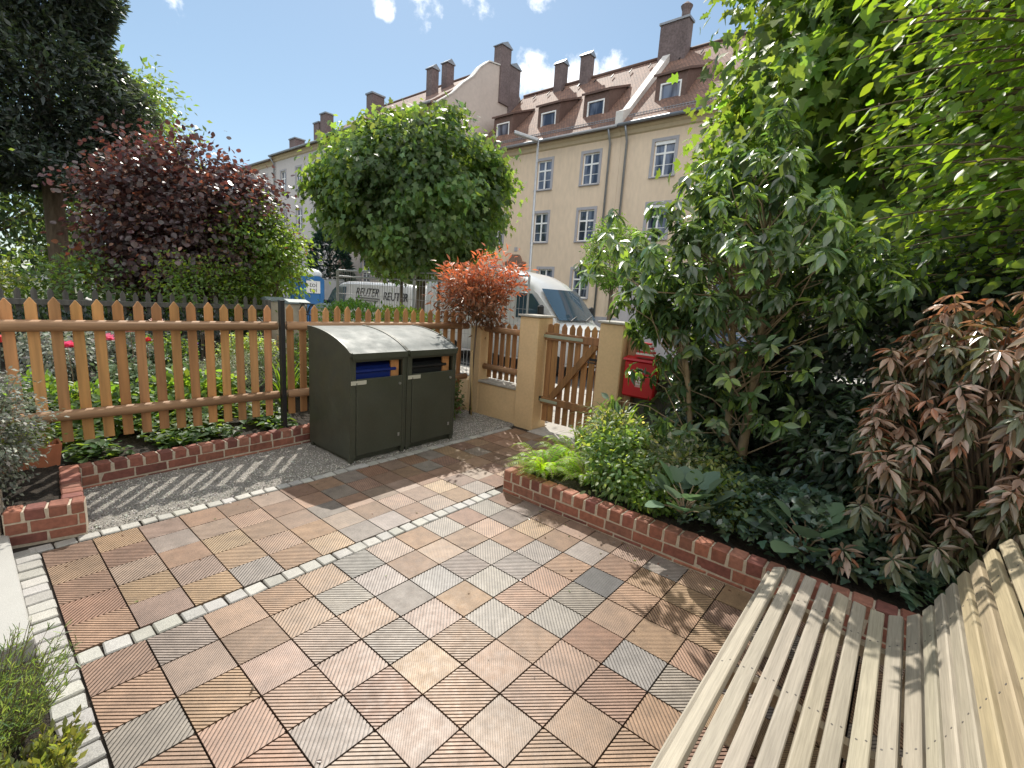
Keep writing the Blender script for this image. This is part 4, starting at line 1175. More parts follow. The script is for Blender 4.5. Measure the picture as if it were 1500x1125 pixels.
# dark car farther along
e = empty('parked_car', (14.6, 3.2, -.06), 'dark blue car, only its roof showing between the gate pillar and the leaves', 'car')
st = [(-2.1, pr2(.75, .75, .9)), (-1.95, pr2(.86, .9, .9)), (-1.0, pr2(.89, 1.0, .88)), (-.4, pr2(.89, 1.38, .74)), (.3, pr2(.89, 1.47, .74)), (1.2, pr2(.89, 1.4, .74)), (1.9, pr2(.88, 1.02, .85)), (2.1, pr2(.8, .8, .9))]
mb = MB(); loft(mb, st, 1); mb.build('body', mat('blue_paint', (.03, .05, .09), .25, coat=.7), e, smooth=True, local=True, angle=40)
for s_ in (-1, 1):
    mb = MB(); mb.prism([(-.85, 1.02), (1.5, 1.02), (1.1, 1.34), (-.35, 1.34)], s_ * .8 - .06, s_ * .8 + .06, 0); mb.build('side_window', m_glass, e, local=True)
    wheel(e, s_ * .8, -1.35, .31); wheel(e, s_ * .8, 1.35, .31)

# ------------------------------------------------------------------ mobile mesh fence panels
m_wire = mat('wire', (.42, .42, .43), .45, metal=.5)
m_tarp = mat('pale_sheeting', (.55, .53, .56), .8, noise=[(3, .06)])
def mesh_panel(p0, p1, z1, label, sheet_=False):
    p0 = np.array((*p0, 0.0)); p1 = np.array((*p1, 0.0)); t = p1 - p0; Ln = np.linalg.norm(t); t = t / Ln
    e = empty('mesh_fence_panel', tuple((p0 + p1) / 2), label, 'fence panel', 'mobile mesh fence panels')
    zz = np.array([0, 0, 1.0])
    mb = MB()
    for a, b_ in ((p0 + zz * .1, p0 + zz * z1), (p1 + zz * .1, p1 + zz * z1), (p0 + zz * z1, p1 + zz * z1), (p0 + zz * .15, p1 + zz * .15), (p0 + zz * (z1 - .16), p1 + zz * (z1 - .16))): mb.tube(a, b_, .021, n=8)
    fr = mb.build('frame', m_steel, e)
    mb = MB(); k = .1
    while k < Ln:
        mb.tube(p0 + t * k + zz * .15, p0 + t * k + zz * z1, .004, n=4); k += .1
    for z in np.arange(.4, z1 - .2, .3): mb.tube(p0 + zz * z, p1 + zz * z, .004, n=4)
    mb.build('wire_mesh', m_wire, e)
    for q in (p0, p1):
        mb = MB(); nrm = np.cross(t, zz); mb.obox(q + zz * .06 + t * (.0), [t, nrm, zz], (.11, .34, .065), .015); mb.build('foot', m_cap, e)
    if sheet_:
        mb = MB(); nrm = np.cross(t, zz); nseg = 24; V = []
        for j in range(nseg + 1):
            for z in (.2, z1 - .04): V.append(p0 + t * (Ln * j / nseg) + zz * z + nrm * (.03 + .012 * math.sin(j * 1.9)))
        for j in range(nseg + 1):
            for z in (.2, z1 - .04): V.append(p0 + t * (Ln * j / nseg) + zz * z + nrm * (.034 + .012 * math.sin(j * 1.9)))
        h = 2 * (nseg + 1)
        mb.add(V, [(2 * j, 2 * j + 2, 2 * j + 3, 2 * j + 1) for j in range(nseg)] + [(h + 2 * j + 1, h + 2 * j + 3, h + 2 * j + 2, h + 2 * j) for j in range(nseg)])
        mb.build('sheeting', m_tarp, e)
mesh_panel((5.6, 4.0), (5.6, 7.27), 2.2, 'bare mesh fence panel behind the red-leaved tree, its end post beside the van windscreen')
mesh_panel((5.6, 7.32), (5.6, 10.6), 2.2, 'bare mesh fence panel in front of the low lettered van')
mesh_panel((5.68, 10.66), (8.0, 11.05), 2.22, 'bare mesh fence panel turned towards the road at the end of the row')
mesh_panel((12.6, 5.9), (12.6, 3.3), 2.35, 'pale sheeted mesh panel beyond the bonnet of the tall van', True)
mesh_panel((12.8, 27.5), (12.8, 22.6), 2.1, 'pale sheeted mesh panel beside the blue toilet cabin', True)
e = empty('board_fence', (17.2, 5.2, 0), 'grey vertical board fence in front of the cream houses', 'fence')
mb = MB()
for k in range(46):
    y = -2 + k * .2; mb.cbox(17.2, 17.24, y, y + .17, 0, 2.3 + random.uniform(-.03, .03), .005)
mb.build('boards', m_oldwood, e)
mb = MB(); mb.box(17.241, 17.3, -2, 7.2, 1.7, 1.8); mb.box(17.241, 17.3, -2, 7.2, .5, .6); mb.build('rail', m_oldwood, e)

# blue toilet cabin
m_bluec = mat('blue_cabin', (.02, .14, .36), .45, noise=[(3, .08)])
e = empty('toilet_cabin', (8.6, 18.3, -.06), 'blue portable toilet cabin with a white roof behind the light green bush', 'toilet cabin')
cx_, cy_ = 8.6, 18.3
mb = MB(); mb.cbox(cx_ - .52, cx_ + .52, cy_ - .52, cy_ + .52, .08, 1.98, .03)
for k in range(4):
    for sx in (-1, 1): mb.cbox(cx_ + sx * .53 - .012, cx_ + sx * .53 + .012, cy_ - .42 + k * .24, cy_ - .3 + k * .24, .15, 1.85, .005)
    mb.cbox(cx_ - .42 + k * .24, cx_ - .3 + k * .24, cy_ - .545, cy_ - .515, .15, 1.85 , .005) if k in (0, 3) else None
mb.prism([(cx_ - .52, 1.981), (cx_ + .52, 1.981), (cx_ + .3, 2.12), (cx_ - .3, 2.12)], cy_ - .5, cy_ + .5, 1)
cab = mb.build('cabin', m_bluec, e)
mb = MB(); V = []
for j, (z, k) in enumerate(((2.0, 1.0), (2.16, .96), (2.27, .75), (2.32, .4))):
    for i in range(12):
        a = i * math.pi / 6; V.append((cx_ + .05 + .5 * k * math.copysign(abs(math.cos(a)) ** .6, math.cos(a)), cy_ + .5 * k * math.copysign(abs(math.sin(a)) ** .6, math.sin(a)), z + .1))
mb.add(V, [(12 * j + i, 12 * j + (i + 1) % 12, 12 * j + 12 + (i + 1) % 12, 12 * j + 12 + i) for j in range(3) for i in range(12)] + [tuple(36 + i for i in range(12)), tuple(range(12))[::-1]])
mb.build('roof', mat('white_plastic', (.66, .7, .72), .45), e, smooth=True)
mb = MB(); mb.cbox(cx_ - .3, cx_ + .3, cy_ - .556, cy_ - .5465, 1.42, 1.92, .002); sg = mb.build('sign', m_white, cab)
Mf = Matrix(((1, 0, 0, 0), (0, 0, -1, 0), (0, 1, 0, 0), (0, 0, 0, 1)))
off = Vector((8.6, 18.3, -.06))
for zz_, nm in ((1.76, 'a'), (1.55, 'b')):
    text_mesh('toi', 'lettering', m_letter, sg, Matrix.Translation(Vector((cx_, cy_ - .557, zz_)) - off) @ Mf, .3, 0, .001)

# street lamp on the far pavement
e = empty('street_lamp', (14.42, 11.0, 0), 'tall grey street lamp with a slanting head before the cream house', 'street lamp')
mb = MB(); mb.sweep([(14.42, 11.0, 0), (14.42, 11.0, 1.2), (14.42, 11.0, 1.3), (14.40, 11.03, 7.95)], [.09, .09, .06, .04], 12); mb.build('pole', m_steel, e, smooth=True)
mb = MB(); a = np.array([14.40, 11.03, 7.9]); b_ = np.array([13.8, 11.78, 8.15]); t = unit(b_ - a); s_ = unit(np.cross(t, (0, 0, 1)))
mb.obox((a + b_) / 2, [t, s_, np.cross(t, s_)], (np.linalg.norm(b_ - a) / 2, .11, .06), .025); mb.build('lamp_head', m_steel, e)

# neighbour's gate pillars and wrought iron gate
m_pil = mat('pale_render', (.5, .46, .38), .9, noise=[(6, .1)])
for (px_, py_, lb) in ((3.95, 10.62, 'pale gate pillar at the end of the dark grey fence'), (3.95, 9.55, 'middle pale gate pillar left of the black wrought iron gate'), (3.95, 7.95, 'pale gate pillar between the wrought iron gate and the hedge')):
    e = empty('gate_pillar', (px_, py_, 0), lb, 'pillar')
    mb = MB(); mb.cbox(px_ - .2, px_ + .2, py_ - .2, py_ + .2, 0, 1.33, .01); mb.build('pillar', m_pil, e)
    mb = MB(); mb.prism([(py_ - .25, 1.331), (py_ + .25, 1.331), (py_ + .25, 1.37), (py_, 1.43), (py_ - .25, 1.37)], px_ - .25, px_ + .25, 0); mb.build('cap', mat('blue_grey_cap', (.22, .27, .28), .6), e)
e = empty('iron_gate', (3.95, 8.75, .1), 'black wrought iron gate with arched scrolls between the pale pillars', 'gate')
mb = MB()
for y in np.arange(8.2, 9.32, .11): mb.tube((3.95, y, .15), (3.95, y, 1.12), .009, n=6)
for z in (.18, .7, 1.12): mb.tube((3.95, 8.16, z), (3.95, 9.34, z), .014, n=6)
mb.build('bars', m_black, e)
mb = MB()
for k in range(3):
    yc = 8.36 + k * .39
    pts = [(3.95, yc + .17 * math.cos(a), 1.14 + .2 * math.sin(a)) for a in np.linspace(0, math.pi, 12)]
    mb.sweep(pts, [.014] * 12, 6)
    pts = [(3.95, yc + (.02 + .012 * a) * math.cos(a), 1.2 + (.02 + .012 * a) * math.sin(a)) for a in np.linspace(0, 8, 24)]
    mb.sweep(pts, [.008] * 24, 5)
mb.tube((3.95, 8.16, 1.36), (3.95, 9.34, 1.36), .014, n=6)
mb.build('scrolls', m_black, e)
# ------------------------------------------------------------------ plants
lm_green = leafmat('leaf_green', (2.9, 2.5, .6), .5)
lm_bright = leafmat('leaf_bright', (2.6, 2.3, .5), .55, .4)
lm_dark = leafmat('leaf_dark', (1.6, 1.8, .6), .25, .32, .5)
lm_gloss = leafmat('leaf_gloss', (2.2, 2.2, .7), .3, .24, .95)
lm_purple = leafmat('leaf_purple', (2.0, 1.0, .8), .32, .3, .7)
lm_red = leafmat('leaf_red', (1.7, 1.0, .7), .45, .35, .45)
lm_pink = leafmat('leaf_pinkish', (1.6, 1.0, .6), .25, .25, 1.0)
lm_silver = leafmat('leaf_silver', (1.2, 1.3, 1.0), .3, .5, .4)
lm_flower = leafmat('petal', (1.2, 1.0, 1.0), .4, .6, .2)


def bush(name, label, cat, center, radii, nclump, nper, cr, leafm, tpl, size, col, seed, base=None, stems=5, sr=.012, group=None, alt=None, altp=0, droop=.3, shell=.6, lobes=.2, up=.7, cvar=.3, bark=None, zcut=None, jitter=.5, cflat=.7, svar=.3):
    base = base or (center[0], center[1], center[2] - radii[2])
    e = empty(name, base, label, cat, group)
    P, D, Nn, ids, Tp = crown(center, radii, nclump, nper, cr, seed, shell=shell, lobes=lobes, droop=droop, up=up, zcut=zcut, jitter=jitter, cflat=cflat)
    r = np.random.default_rng(seed); n = len(P)
    C = np.clip(vcol(n, col, .2, alt, altp, r) * (1 + cvar * (r.random(nclump) * 2 - 1))[ids][:, None], 0, 1)
    leaves('foliage', leafm, P, D, Nn, size * (1 + svar * (r.random(n) * 2 - 1)), C, tpl, e)
    mb = MB(); sel = Tp[r.permutation(len(Tp))[:stems]]
    for t in sel:
        b0 = np.array(base) + np.array([r.uniform(-.06, .06), r.uniform(-.06, .06), 0]); m_ = b0 * .5 + t * .5 + np.array([0, 0, .12 * radii[2]])
        mb.sweep([b0, m_, t], [sr, sr * .7, sr * .3], 5)
    mb.build('stems', bark or m_bark, e, smooth=True)
    return e


# round street maples
tree('maple_tree', 'round-headed green street tree standing in the middle, in front of the houses', 'tree', (6.25, 7.85, 0),
     [(6.25, 7.85, -.05), (6.25, 7.85, .5), (6.23, 7.85, 1.4), (6.25, 7.85, 2.5)], [.17, .14, .12, .11],
     dict(center=(6.12, 7.93, 3.88), radii=(1.96, 1.96, 1.68), nclump=310, nper=125, cr=.2, seed=21, shell=.78, lobes=.14, droop=1.0, zcut=2.15, up=.5), lm_green, m_bark, T_MAPLE, .12, (.068, .118, .04), nl=26, limb_r=.05, cvar=.45)
for k, (dx, dy) in enumerate(((-.35, .3), (-.3, -.3), (.35, -.25))):
    mb = MB(); mb.tube((6.25 + dx, 7.85 + dy, 0), (6.25 + dx, 7.85 + dy, 2.3), .035)
    tag(mb.build('tree_stake', m_bark, smooth=True), 'dark round support stake beside the trunk of the middle street tree', 'stake', 'stakes round the street tree')
tree('maple_tree', 'big green broad-leaved street tree filling the upper right corner', 'tree', (6.6, -1.3, 0),
     [(6.6, -1.3, -.05), (6.7, -1.3, 1.2), (7.3, -1.25, 3.2)], [.17, .14, .13],
     dict(center=(7.9, -1.5, 5.05), radii=(2.6, 3.2, 3.2), nclump=300, nper=140, cr=.36, seed=22, shell=.76, lobes=.2, droop=.7, zcut=2.3, up=.5), lm_green, m_bark, T_MAPLE, .165, (.078, .135, .036), nl=24, limb_r=.06, cvar=.35)
tree('round_tree', 'small clipped round tree across the street beside the cream house', 'tree', (16.2, 8.15, 0),
     [(16.2, 8.15, -.05), (16.2, 8.15, 2.6)], [.08, .07],
     dict(center=(16.2, 8.15, 3.65), radii=(1.15, 1.15, 1.35), nclump=200, nper=40, cr=.14, seed=23, shell=.85, lobes=.08, droop=.5, up=.5), lm_green, m_bark, T_OVAL_FEW, .11, (.06, .12, .025), nl=10)

# left background: conifer, pale tree behind it, purple tree, light green tree, dark yew
e = empty('conifer_tree', (1.06, 18.4, .1), 'tall dark conifer with a bare lower trunk in the upper left corner', 'tree')
r = np.random.default_rng(31); n = 95000
u = r.random(n) ** 1.15; z = 4.0 + u * 11.8; Rz = 2.85 * (1 - u * .62) * (.85 + .15 * np.sin(z * 2.1)) * np.where(u < .04, .75 + u * 6, 1)
a = r.uniform(0, 2 * np.pi, n); lob = 1 + .05 * np.sin(a * 5 + z * 1.3) + .05 * np.sin(a * 9 - z * 2.3)
k = np.sqrt(r.uniform(.3, 1, n)); X = Rz * lob * k
P = np.stack([1.06 + X * np.cos(a), 18.4 + X * np.sin(a), z], -1)
out = np.stack([np.cos(a), np.sin(a), np.zeros(n)], -1)
D = unit(out * .8 + np.array([0, 0, .1]) + r.normal(size=(n, 3)) * .45); Nn = unit(out * .4 + np.array([0, 0, .8]) + r.normal(size=(n, 3)) * .4)
cl = .75 + .5 * (np.sin(a * 7 + z * 3) * .5 + .5)
leaves('crown', lm_dark, P, D, Nn, .19 * r.uniform(.6, 1.3, n), np.clip(vcol(n, (.045, .06, .036), .3, None, 0, r) * cl[:, None], 0, 1), T_SPRAY, e)
mb = MB(); mb.sweep([(1.06, 18.4, 0), (1.06, 18.4, 2), (1.06, 18.4, 5), (1.06, 18.4, 15)], [.3, .25, .22, .06], 12); mb.build('trunk', m_bark, e, smooth=True)

tree('deciduous_tree', 'pale green feathery tree peeking out behind the tall conifer', 'tree', (5.2, 29, .1), [(5.2, 29, 0), (5.2, 29, 5)], [.25, .18],
     dict(center=(4.9, 29, 8.2), radii=(2.9, 2.9, 4.2), nclump=200, nper=34, cr=.5, seed=32, shell=.55, lobes=.2, droop=.5), lm_green, m_bark, T_OVAL_FEW, .3, (.07, .12, .04), nl=14)
tree('purple_tree', 'broad purple-leaved tree beyond the dark fence', 'tree', (2.75, 13.2, .14), [(2.75, 13.2, .1), (2.75, 13.2, .6)], [.16, .14],
     dict(center=(2.95, 13.2, 2.8), radii=(2.15, 2.0, 2.3), nclump=430, nper=64, cr=.3, seed=33, shell=.6, lobes=.1, droop=.35, up=.6), lm_purple, m_bark, T_ROUND, .115, (.055, .042, .029), alt=(.13, .075, .034), altp=.12, nl=40, limb_r=.05, cvar=.4)
tree('small_tree', 'light green bushy tree between the purple tree and the blue toilet cabin', 'tree', (4.3, 11.9, 0), [(4.3, 11.9, 0), (4.3, 11.9, .8)], [.07, .06],
     dict(center=(4.2, 11.9, 2.5), radii=(1.1, 1.1, 1.35), nclump=200, nper=34, cr=.22, seed=34, shell=.6, lobes=.2, droop=.4), lm_bright, m_bark, T_OVAL, .11, (.075, .13, .03), nl=14)
bush('shrub', 'loose light green shrub leaning over the end of the dark fence', 'shrub', (2.75, 10.95, 1.35), (1.25, .4, .85), 150, 26, .16, lm_bright, T_OVAL, .085, (.085, .14, .035), 35, base=(2.8, 11.0, .1), stems=10)
e = empty('yew_tree', (17.4, 32.4, 0), 'dark pointed yew in front of the lilac-grey house', 'tree')
r = np.random.default_rng(36); n = 5200; u = r.random(n); z = .2 + u * 5.6; Rz = 1.75 * np.sqrt(np.clip(1 - u ** 2.2, 0.02, 1)); a = r.uniform(0, 6.283, n); k = np.sqrt(r.uniform(.5, 1, n)) * (1 + .12 * np.sin(a * 4 + z * 2))
P = np.stack([17.4 + Rz * k * np.cos(a), 32.4 + Rz * k * np.sin(a), z], -1); out = np.stack([np.cos(a), np.sin(a), .5 + 0 * a], -1)
leaves('crown', lm_dark, P, unit(out + r.normal(size=(n, 3)) * .4), unit(out * .4 + np.array([0, 0, .8]) + r.normal(size=(n, 3)) * .4), .34 * r.uniform(.6, 1.3, n), vcol(n, (.02, .045, .03), .35, None, 0, r), T_SPRAY, e)
mb = MB(); mb.sweep([(17.4, 32.4, -.1), (17.4, 32.4, 4.5)], [.15, .05], 8); mb.build('trunk', m_bark, e)

for k, (az, D_, zc, R_, rz_, lab, cl, lf) in enumerate((
        (94.5, 16.5, 3.2, 1.9, 2.0, 'mid green tree at the left edge below the conifer', (.06, .1, .035), .17),
        (87.3, 24, 4.4, 2.9, 3.2, 'blue-green tree far behind the bare conifer trunk', (.05, .085, .05), .24),
        (93, 23, 6.2, 2.6, 4.2, 'dark tree at the far left behind the others', (.03, .055, .03), .26),
        (80.5, 27, 3.2, 2.6, 2.3, 'yellowish green tree seen between conifer trunk and purple tree', (.08, .12, .04), .24),
        (71.5, 33, 3.0, 4.0, 2.6, 'distant green tree hidden behind the purple tree', (.05, .09, .03), .3))):
    x, y = -1.23 + D_ * math.cos(rad(az)), -1.43 + D_ * math.sin(rad(az))
    tree('background_tree', lab, 'tree', (x, y, .1), [(x, y, 0), (x, y, zc - rz_ * .5)], [.14, .1],
         dict(center=(x, y, zc), radii=(R_, R_, rz_), nclump=150, nper=34, cr=.42, seed=40 + k, shell=.5, lobes=.25, droop=.4), lm_green, m_bark, T_OVAL_FEW, lf, cl, nl=8)
bush('shrub', 'pale yellow-green shrub at the left edge just behind the dark fence', 'shrub', (-1.6, 11.6, 1.35), (1.3, .5, .75), 110, 26, .2, lm_bright, T_OVAL_FEW, .11, (.12, .16, .06), 46, base=(-1.6, 11.6, .1))
bush('shrub', 'bright green low shrub behind the dark fence below the conifer trunk', 'shrub', (.5, 12.3, 1.2), (1.3, .6, .95), 120, 26, .2, lm_green, T_OVAL_FEW, .12, (.07, .12, .04), 47, base=(.5, 12.3, .1))

# red-leaved standard
e = empty('red_leaved_tree', (3.77, 3.5, 0), 'small standard tree with an orange-red ball of leaves by the low yellow wall', 'tree')
P, D, Nn, ids, Tp = crown((3.78, 3.46, 1.86), (.56, .56, .43), 170, 24, .09, 51, shell=.55, lobes=.5, droop=.05, up=.5, jitter=.6)
r = np.random.default_rng(51); n = len(P)
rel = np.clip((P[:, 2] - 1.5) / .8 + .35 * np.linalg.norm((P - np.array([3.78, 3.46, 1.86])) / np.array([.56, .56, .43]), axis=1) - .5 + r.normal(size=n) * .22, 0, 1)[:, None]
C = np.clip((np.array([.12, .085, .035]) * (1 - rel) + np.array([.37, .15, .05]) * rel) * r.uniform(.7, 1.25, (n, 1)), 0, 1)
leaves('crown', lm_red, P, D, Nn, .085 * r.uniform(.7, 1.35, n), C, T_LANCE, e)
mb = MB(); mb.sweep([(3.765, 3.52, -.03), (3.77, 3.51, .7), (3.78, 3.48, 1.45)], [.016, .014, .013], 8); limbs(mb, (3.78, 3.48, 1.43), Tp[:26], .008, None, 5, 4); mb.build('trunk', m_bark, e, smooth=True)
mb = MB(); mb.tube((3.72, 3.44, 0), (3.70, 3.47, 1.0), .012); tag(mb.build('plant_stake', mat('bamboo', (.55, .4, .2), .6), smooth=True), 'thin pale bamboo cane beside the stem of the red-leaved tree', 'stake')

# street hedge of the neighbour
def hedge(label, x0, x1, y0, y1, z0, z1, n, size, col, seed, leafm, group=None, alt=None, altp=0):
    e = empty('hedge', ((x0 + x1) / 2, (y0 + y1) / 2, z0), label, 'hedge', group)
    r = np.random.default_rng(seed)
    P = np.stack([r.uniform(x0, x1, n), r.uniform(y0, y1, n), z0 + (z1 - z0) * r.random(n) ** .7], -1)
    c = np.array([(x0 + x1) / 2, (y0 + y1) / 2, (z0 + z1) / 2]); h = np.array([x1 - x0, y1 - y0, z1 - z0]) / 2
    q = (P - c) / h; ax = np.argmax(np.abs(q) * np.array([1, 1, 1.0]) + r.random((n, 3)) * .25, 1); sg = np.sign(q[np.arange(n), ax])
    P[np.arange(n), ax] = np.where(r.random(n) < .75, (c + sg[:, None] * h)[np.arange(n), ax] + r.normal(size=n) * .04, P[np.arange(n), ax])
    out = np.zeros((n, 3)); out[np.arange(n), ax] = sg
    P[:, 2] += .05 * np.sin(P[:, 1] * 5) * q[:, 2]; P[:, 2] = np.maximum(P[:, 2], z0)
    leaves('foliage', leafm, P, unit(out + np.array([0, 0, .2]) + r.normal(size=(n, 3)) * .6), unit(np.array([0, 0, .7]) + out * .5 + r.normal(size=(n, 3)) * .4), size * r.uniform(.6, 1.3, n), vcol(n, col, .35, alt, altp, r), T_OVAL_FEW, e)
    mb = MB()
    for k in range(10):
        x, y = r.uniform(x0 + .05, x1 - .05), y0 + (y1 - y0) * (k + .5) / 10
        mb.sweep([(x, y, z0 - .05), (x + r.uniform(-.05, .05), y, z0 + (z1 - z0) * .8)], [.02, .008], 5)
    mb.build('stems', m_bark, e)
    return e
hedge('fresh green hedge along the street behind the picket fence', 3.45, 4.0, 5.7, 7.6, .1, 1.42, 5200, .07, (.055, .12, .025), 61, lm_green)
hedge('lighter yellow-green hedge end by the red-leaved tree, behind the picket fence', 3.45, 4.0, 4.5, 5.7, .1, 1.40, 4200, .065, (.11, .17, .035), 62, lm_bright)
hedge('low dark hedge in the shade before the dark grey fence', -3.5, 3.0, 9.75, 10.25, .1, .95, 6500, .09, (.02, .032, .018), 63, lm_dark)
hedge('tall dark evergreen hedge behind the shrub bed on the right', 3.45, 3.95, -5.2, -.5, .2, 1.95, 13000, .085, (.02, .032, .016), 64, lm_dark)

# ---------------- shrub bed on the right
e = empty('evergreen_shrub', (3.4, -.38, .2), 'tall many-stemmed glossy evergreen shrub in the raised bed', 'shrub')
def sprays(tips, c, r, m0, m1, size, droop, rings=2):
    """drooping whorls of leaves at twig tips"""
    P, D, Nn, S, K = [], [], [], [], []
    for k, tp in enumerate(tips):
        ax = unit(unit(tp - np.array(c)) * .8 + np.array([0, 0, .5]) + r.normal(size=3) * .25)
        e1 = unit(np.cross(ax, (.9, .2, .1))); e2 = np.cross(ax, e1)
        for w_ in range(rings):
            m = r.integers(m0, m1)
            for j in range(m):
                a = 6.283 * j / m + r.uniform(-.35, .35) + w_ * .8; o = e1 * math.cos(a) + e2 * math.sin(a)
                P.append(tp - ax * (.045 * w_) + o * .006 + r.normal(size=3) * .012); D.append(o * .85 + ax * (.45 - .4 * w_ + r.uniform(-.2, .2)) + np.array([0, 0, -droop * r.uniform(.4, 1.3)])); Nn.append(ax + o * .35 + np.array([0, 0, .35]) + r.normal(size=3) * .2); S.append(size * r.uniform(.6, 1.25)); K.append(k)
    return np.array(P), np.array(D), np.array(Nn), np.array(S), np.array(K)
r = np.random.default_rng(71)
_, _, _, _, Tp = crown((3.2, -.1, 2.28), (1.0, 1.08, .86), 275, 1, .02, 71, shell=.42, lobes=.35)
_, _, _, _, Tp2 = crown((3.3, .44, 1.84), (.55, .46, .52), 110, 1, .02, 72, shell=.45, lobes=.35)
_, _, _, _, Tp3 = crown((3.25, -.3, 3.05), (.42, .42, .42), 46, 1, .02, 73, shell=.35, lobes=.4)
_, _, _, _, Tp4 = crown((3.3, -.9, 2.0), (.6, .65, .6), 75, 1, .02, 74, shell=.4, lobes=.4)
low = np.stack([r.uniform(2.7, 3.6, 46), r.uniform(-.9, .7, 46), r.uniform(.7, 1.5, 46)], -1)
allT = np.concatenate([Tp, Tp2, Tp3, Tp4, low])
P, D, Nn, S, K = sprays(allT, (3.3, -.1, 1.6), r, 6, 10, .115, .75)
n = len(P); tone = (.65 + .7 * r.random(len(allT)))[K]
leaves('crown', lm_gloss, P, D, Nn, S, np.clip(vcol(n, (.065, .11, .04), .25, (.13, .2, .04), .2, r) * tone[:, None], 0, 1), T_OBL, e)
mb = MB()
mb.sweep([(3.40, -.42, .15), (3.38, -.41, .6), (3.40, -.42, 1.2), (3.34, -.42, 1.8), (3.28, -.38, 2.5)], [.054, .045, .04, .032, .02], 10)
mb.sweep([(3.44, -.24, .15), (3.42, -.25, .7), (3.39, -.22, 1.3), (3.32, -.14, 2.0)], [.038, .034, .03, .02], 9)
mb.sweep([(3.40, -.05, .15), (3.32, .05, .6), (3.26, .14, 1.2), (3.2, .25, 1.7)], [.03, .026, .022, .012], 8)
for k, t in enumerate(np.concatenate([Tp[:70], Tp3[:20], Tp2[:34], Tp4[:30], low[:16]])):
    zb = min(max(t[2] - r.uniform(.15, .8), .5), 2.3)
    if t[1] > .2 and zb < 1.6: bb = np.array([3.40 - .12 * zb, -.05 + .17 * zb, zb])
    elif k % 2: bb = np.array([3.43 - .05 * zb, -.25 + .04 * zb, min(zb, 1.9)])
    else: bb = np.array([3.40 - .04 * zb, -.42 + .01 * zb, zb])
    limbs(mb, bb, [t], .011, None, 5, 300 + k)
mb.build('trunk', m_barkg, e, smooth=True)
e = empty('light_leaved_tree', (4.45, -3.0, 0), 'bright yellow-green leaved branches reaching in at the right edge', 'tree')
r = np.random.default_rng(75); P = []; D = []; mbt = MB()
mbt.sweep([(3.5, -2.75, .15), (3.45, -2.6, 1.2), (3.2, -2.3, 2.3), (3.0, -2.0, 3.3), (2.8, -1.8, 4.1)], [.06, .055, .045, .03, .012], 9)
for k in range(95):
    tt = r.uniform(.25, 1.0); b0 = np.array([3.45 - .65 * tt, -2.6 + .8 * tt, 1.3 + 2.6 * tt])
    a = r.uniform(.3 * math.pi, 1.25 * math.pi); Lb = r.uniform(.7, 1.5) * (1.15 - .45 * tt)
    dr = np.array([math.cos(a), math.sin(a), r.uniform(.0, .3)]); pts = [b0 + dr * Lb * s_ + np.array([0, 0, -.22 * Lb * s_ * s_]) for s_ in np.linspace(0, 1, 6)]
    mbt.sweep(pts, [.012, .01, .008, .006, .005, .003], 5)
    side = np.cross(dr, (0, 0, 1.0)); side /= np.linalg.norm(side)
    for j in range(54):
        s_ = r.uniform(.12, 1.02); p = b0 + dr * Lb * s_ + np.array([0, 0, -.22 * Lb * s_ * s_])
        q = r.choice([-1, 1]); tw = r.uniform(0, .3) * (1.1 - s_ * .6)
        P.append(p + side * q * tw + dr * r.uniform(-.03, .06) + np.array([0, 0, r.normal() * .05])); D.append(dr * .6 + side * q * r.uniform(.2, .9) + np.array([0, 0, -.55 + r.normal() * .35]))
P = np.array(P); D = np.array(D); n = len(P)
CC = np.array([-1.23, -1.43, 1.81]); P = CC + (P - CC) * 1.18
leaves('crown', lm_bright, P, D, unit(np.array([-.25, -.1, .9]) + r.normal(size=(n, 3)) * .5), .092 * r.uniform(.65, 1.25, n), vcol(n, (.085, .15, .022), .25, None, 0, r), T_OVAL, e)
mbt.v = [tuple(CC + (np.array(q) - CC) * 1.18) for q in mbt.v]
mbt.sweep([(4.37, -2.99, -.1), tuple(CC + (np.array([3.5, -2.75, .25]) - CC) * 1.18)], [.085, .08], 9)
mbt.build('trunk', m_bark, e, smooth=True)

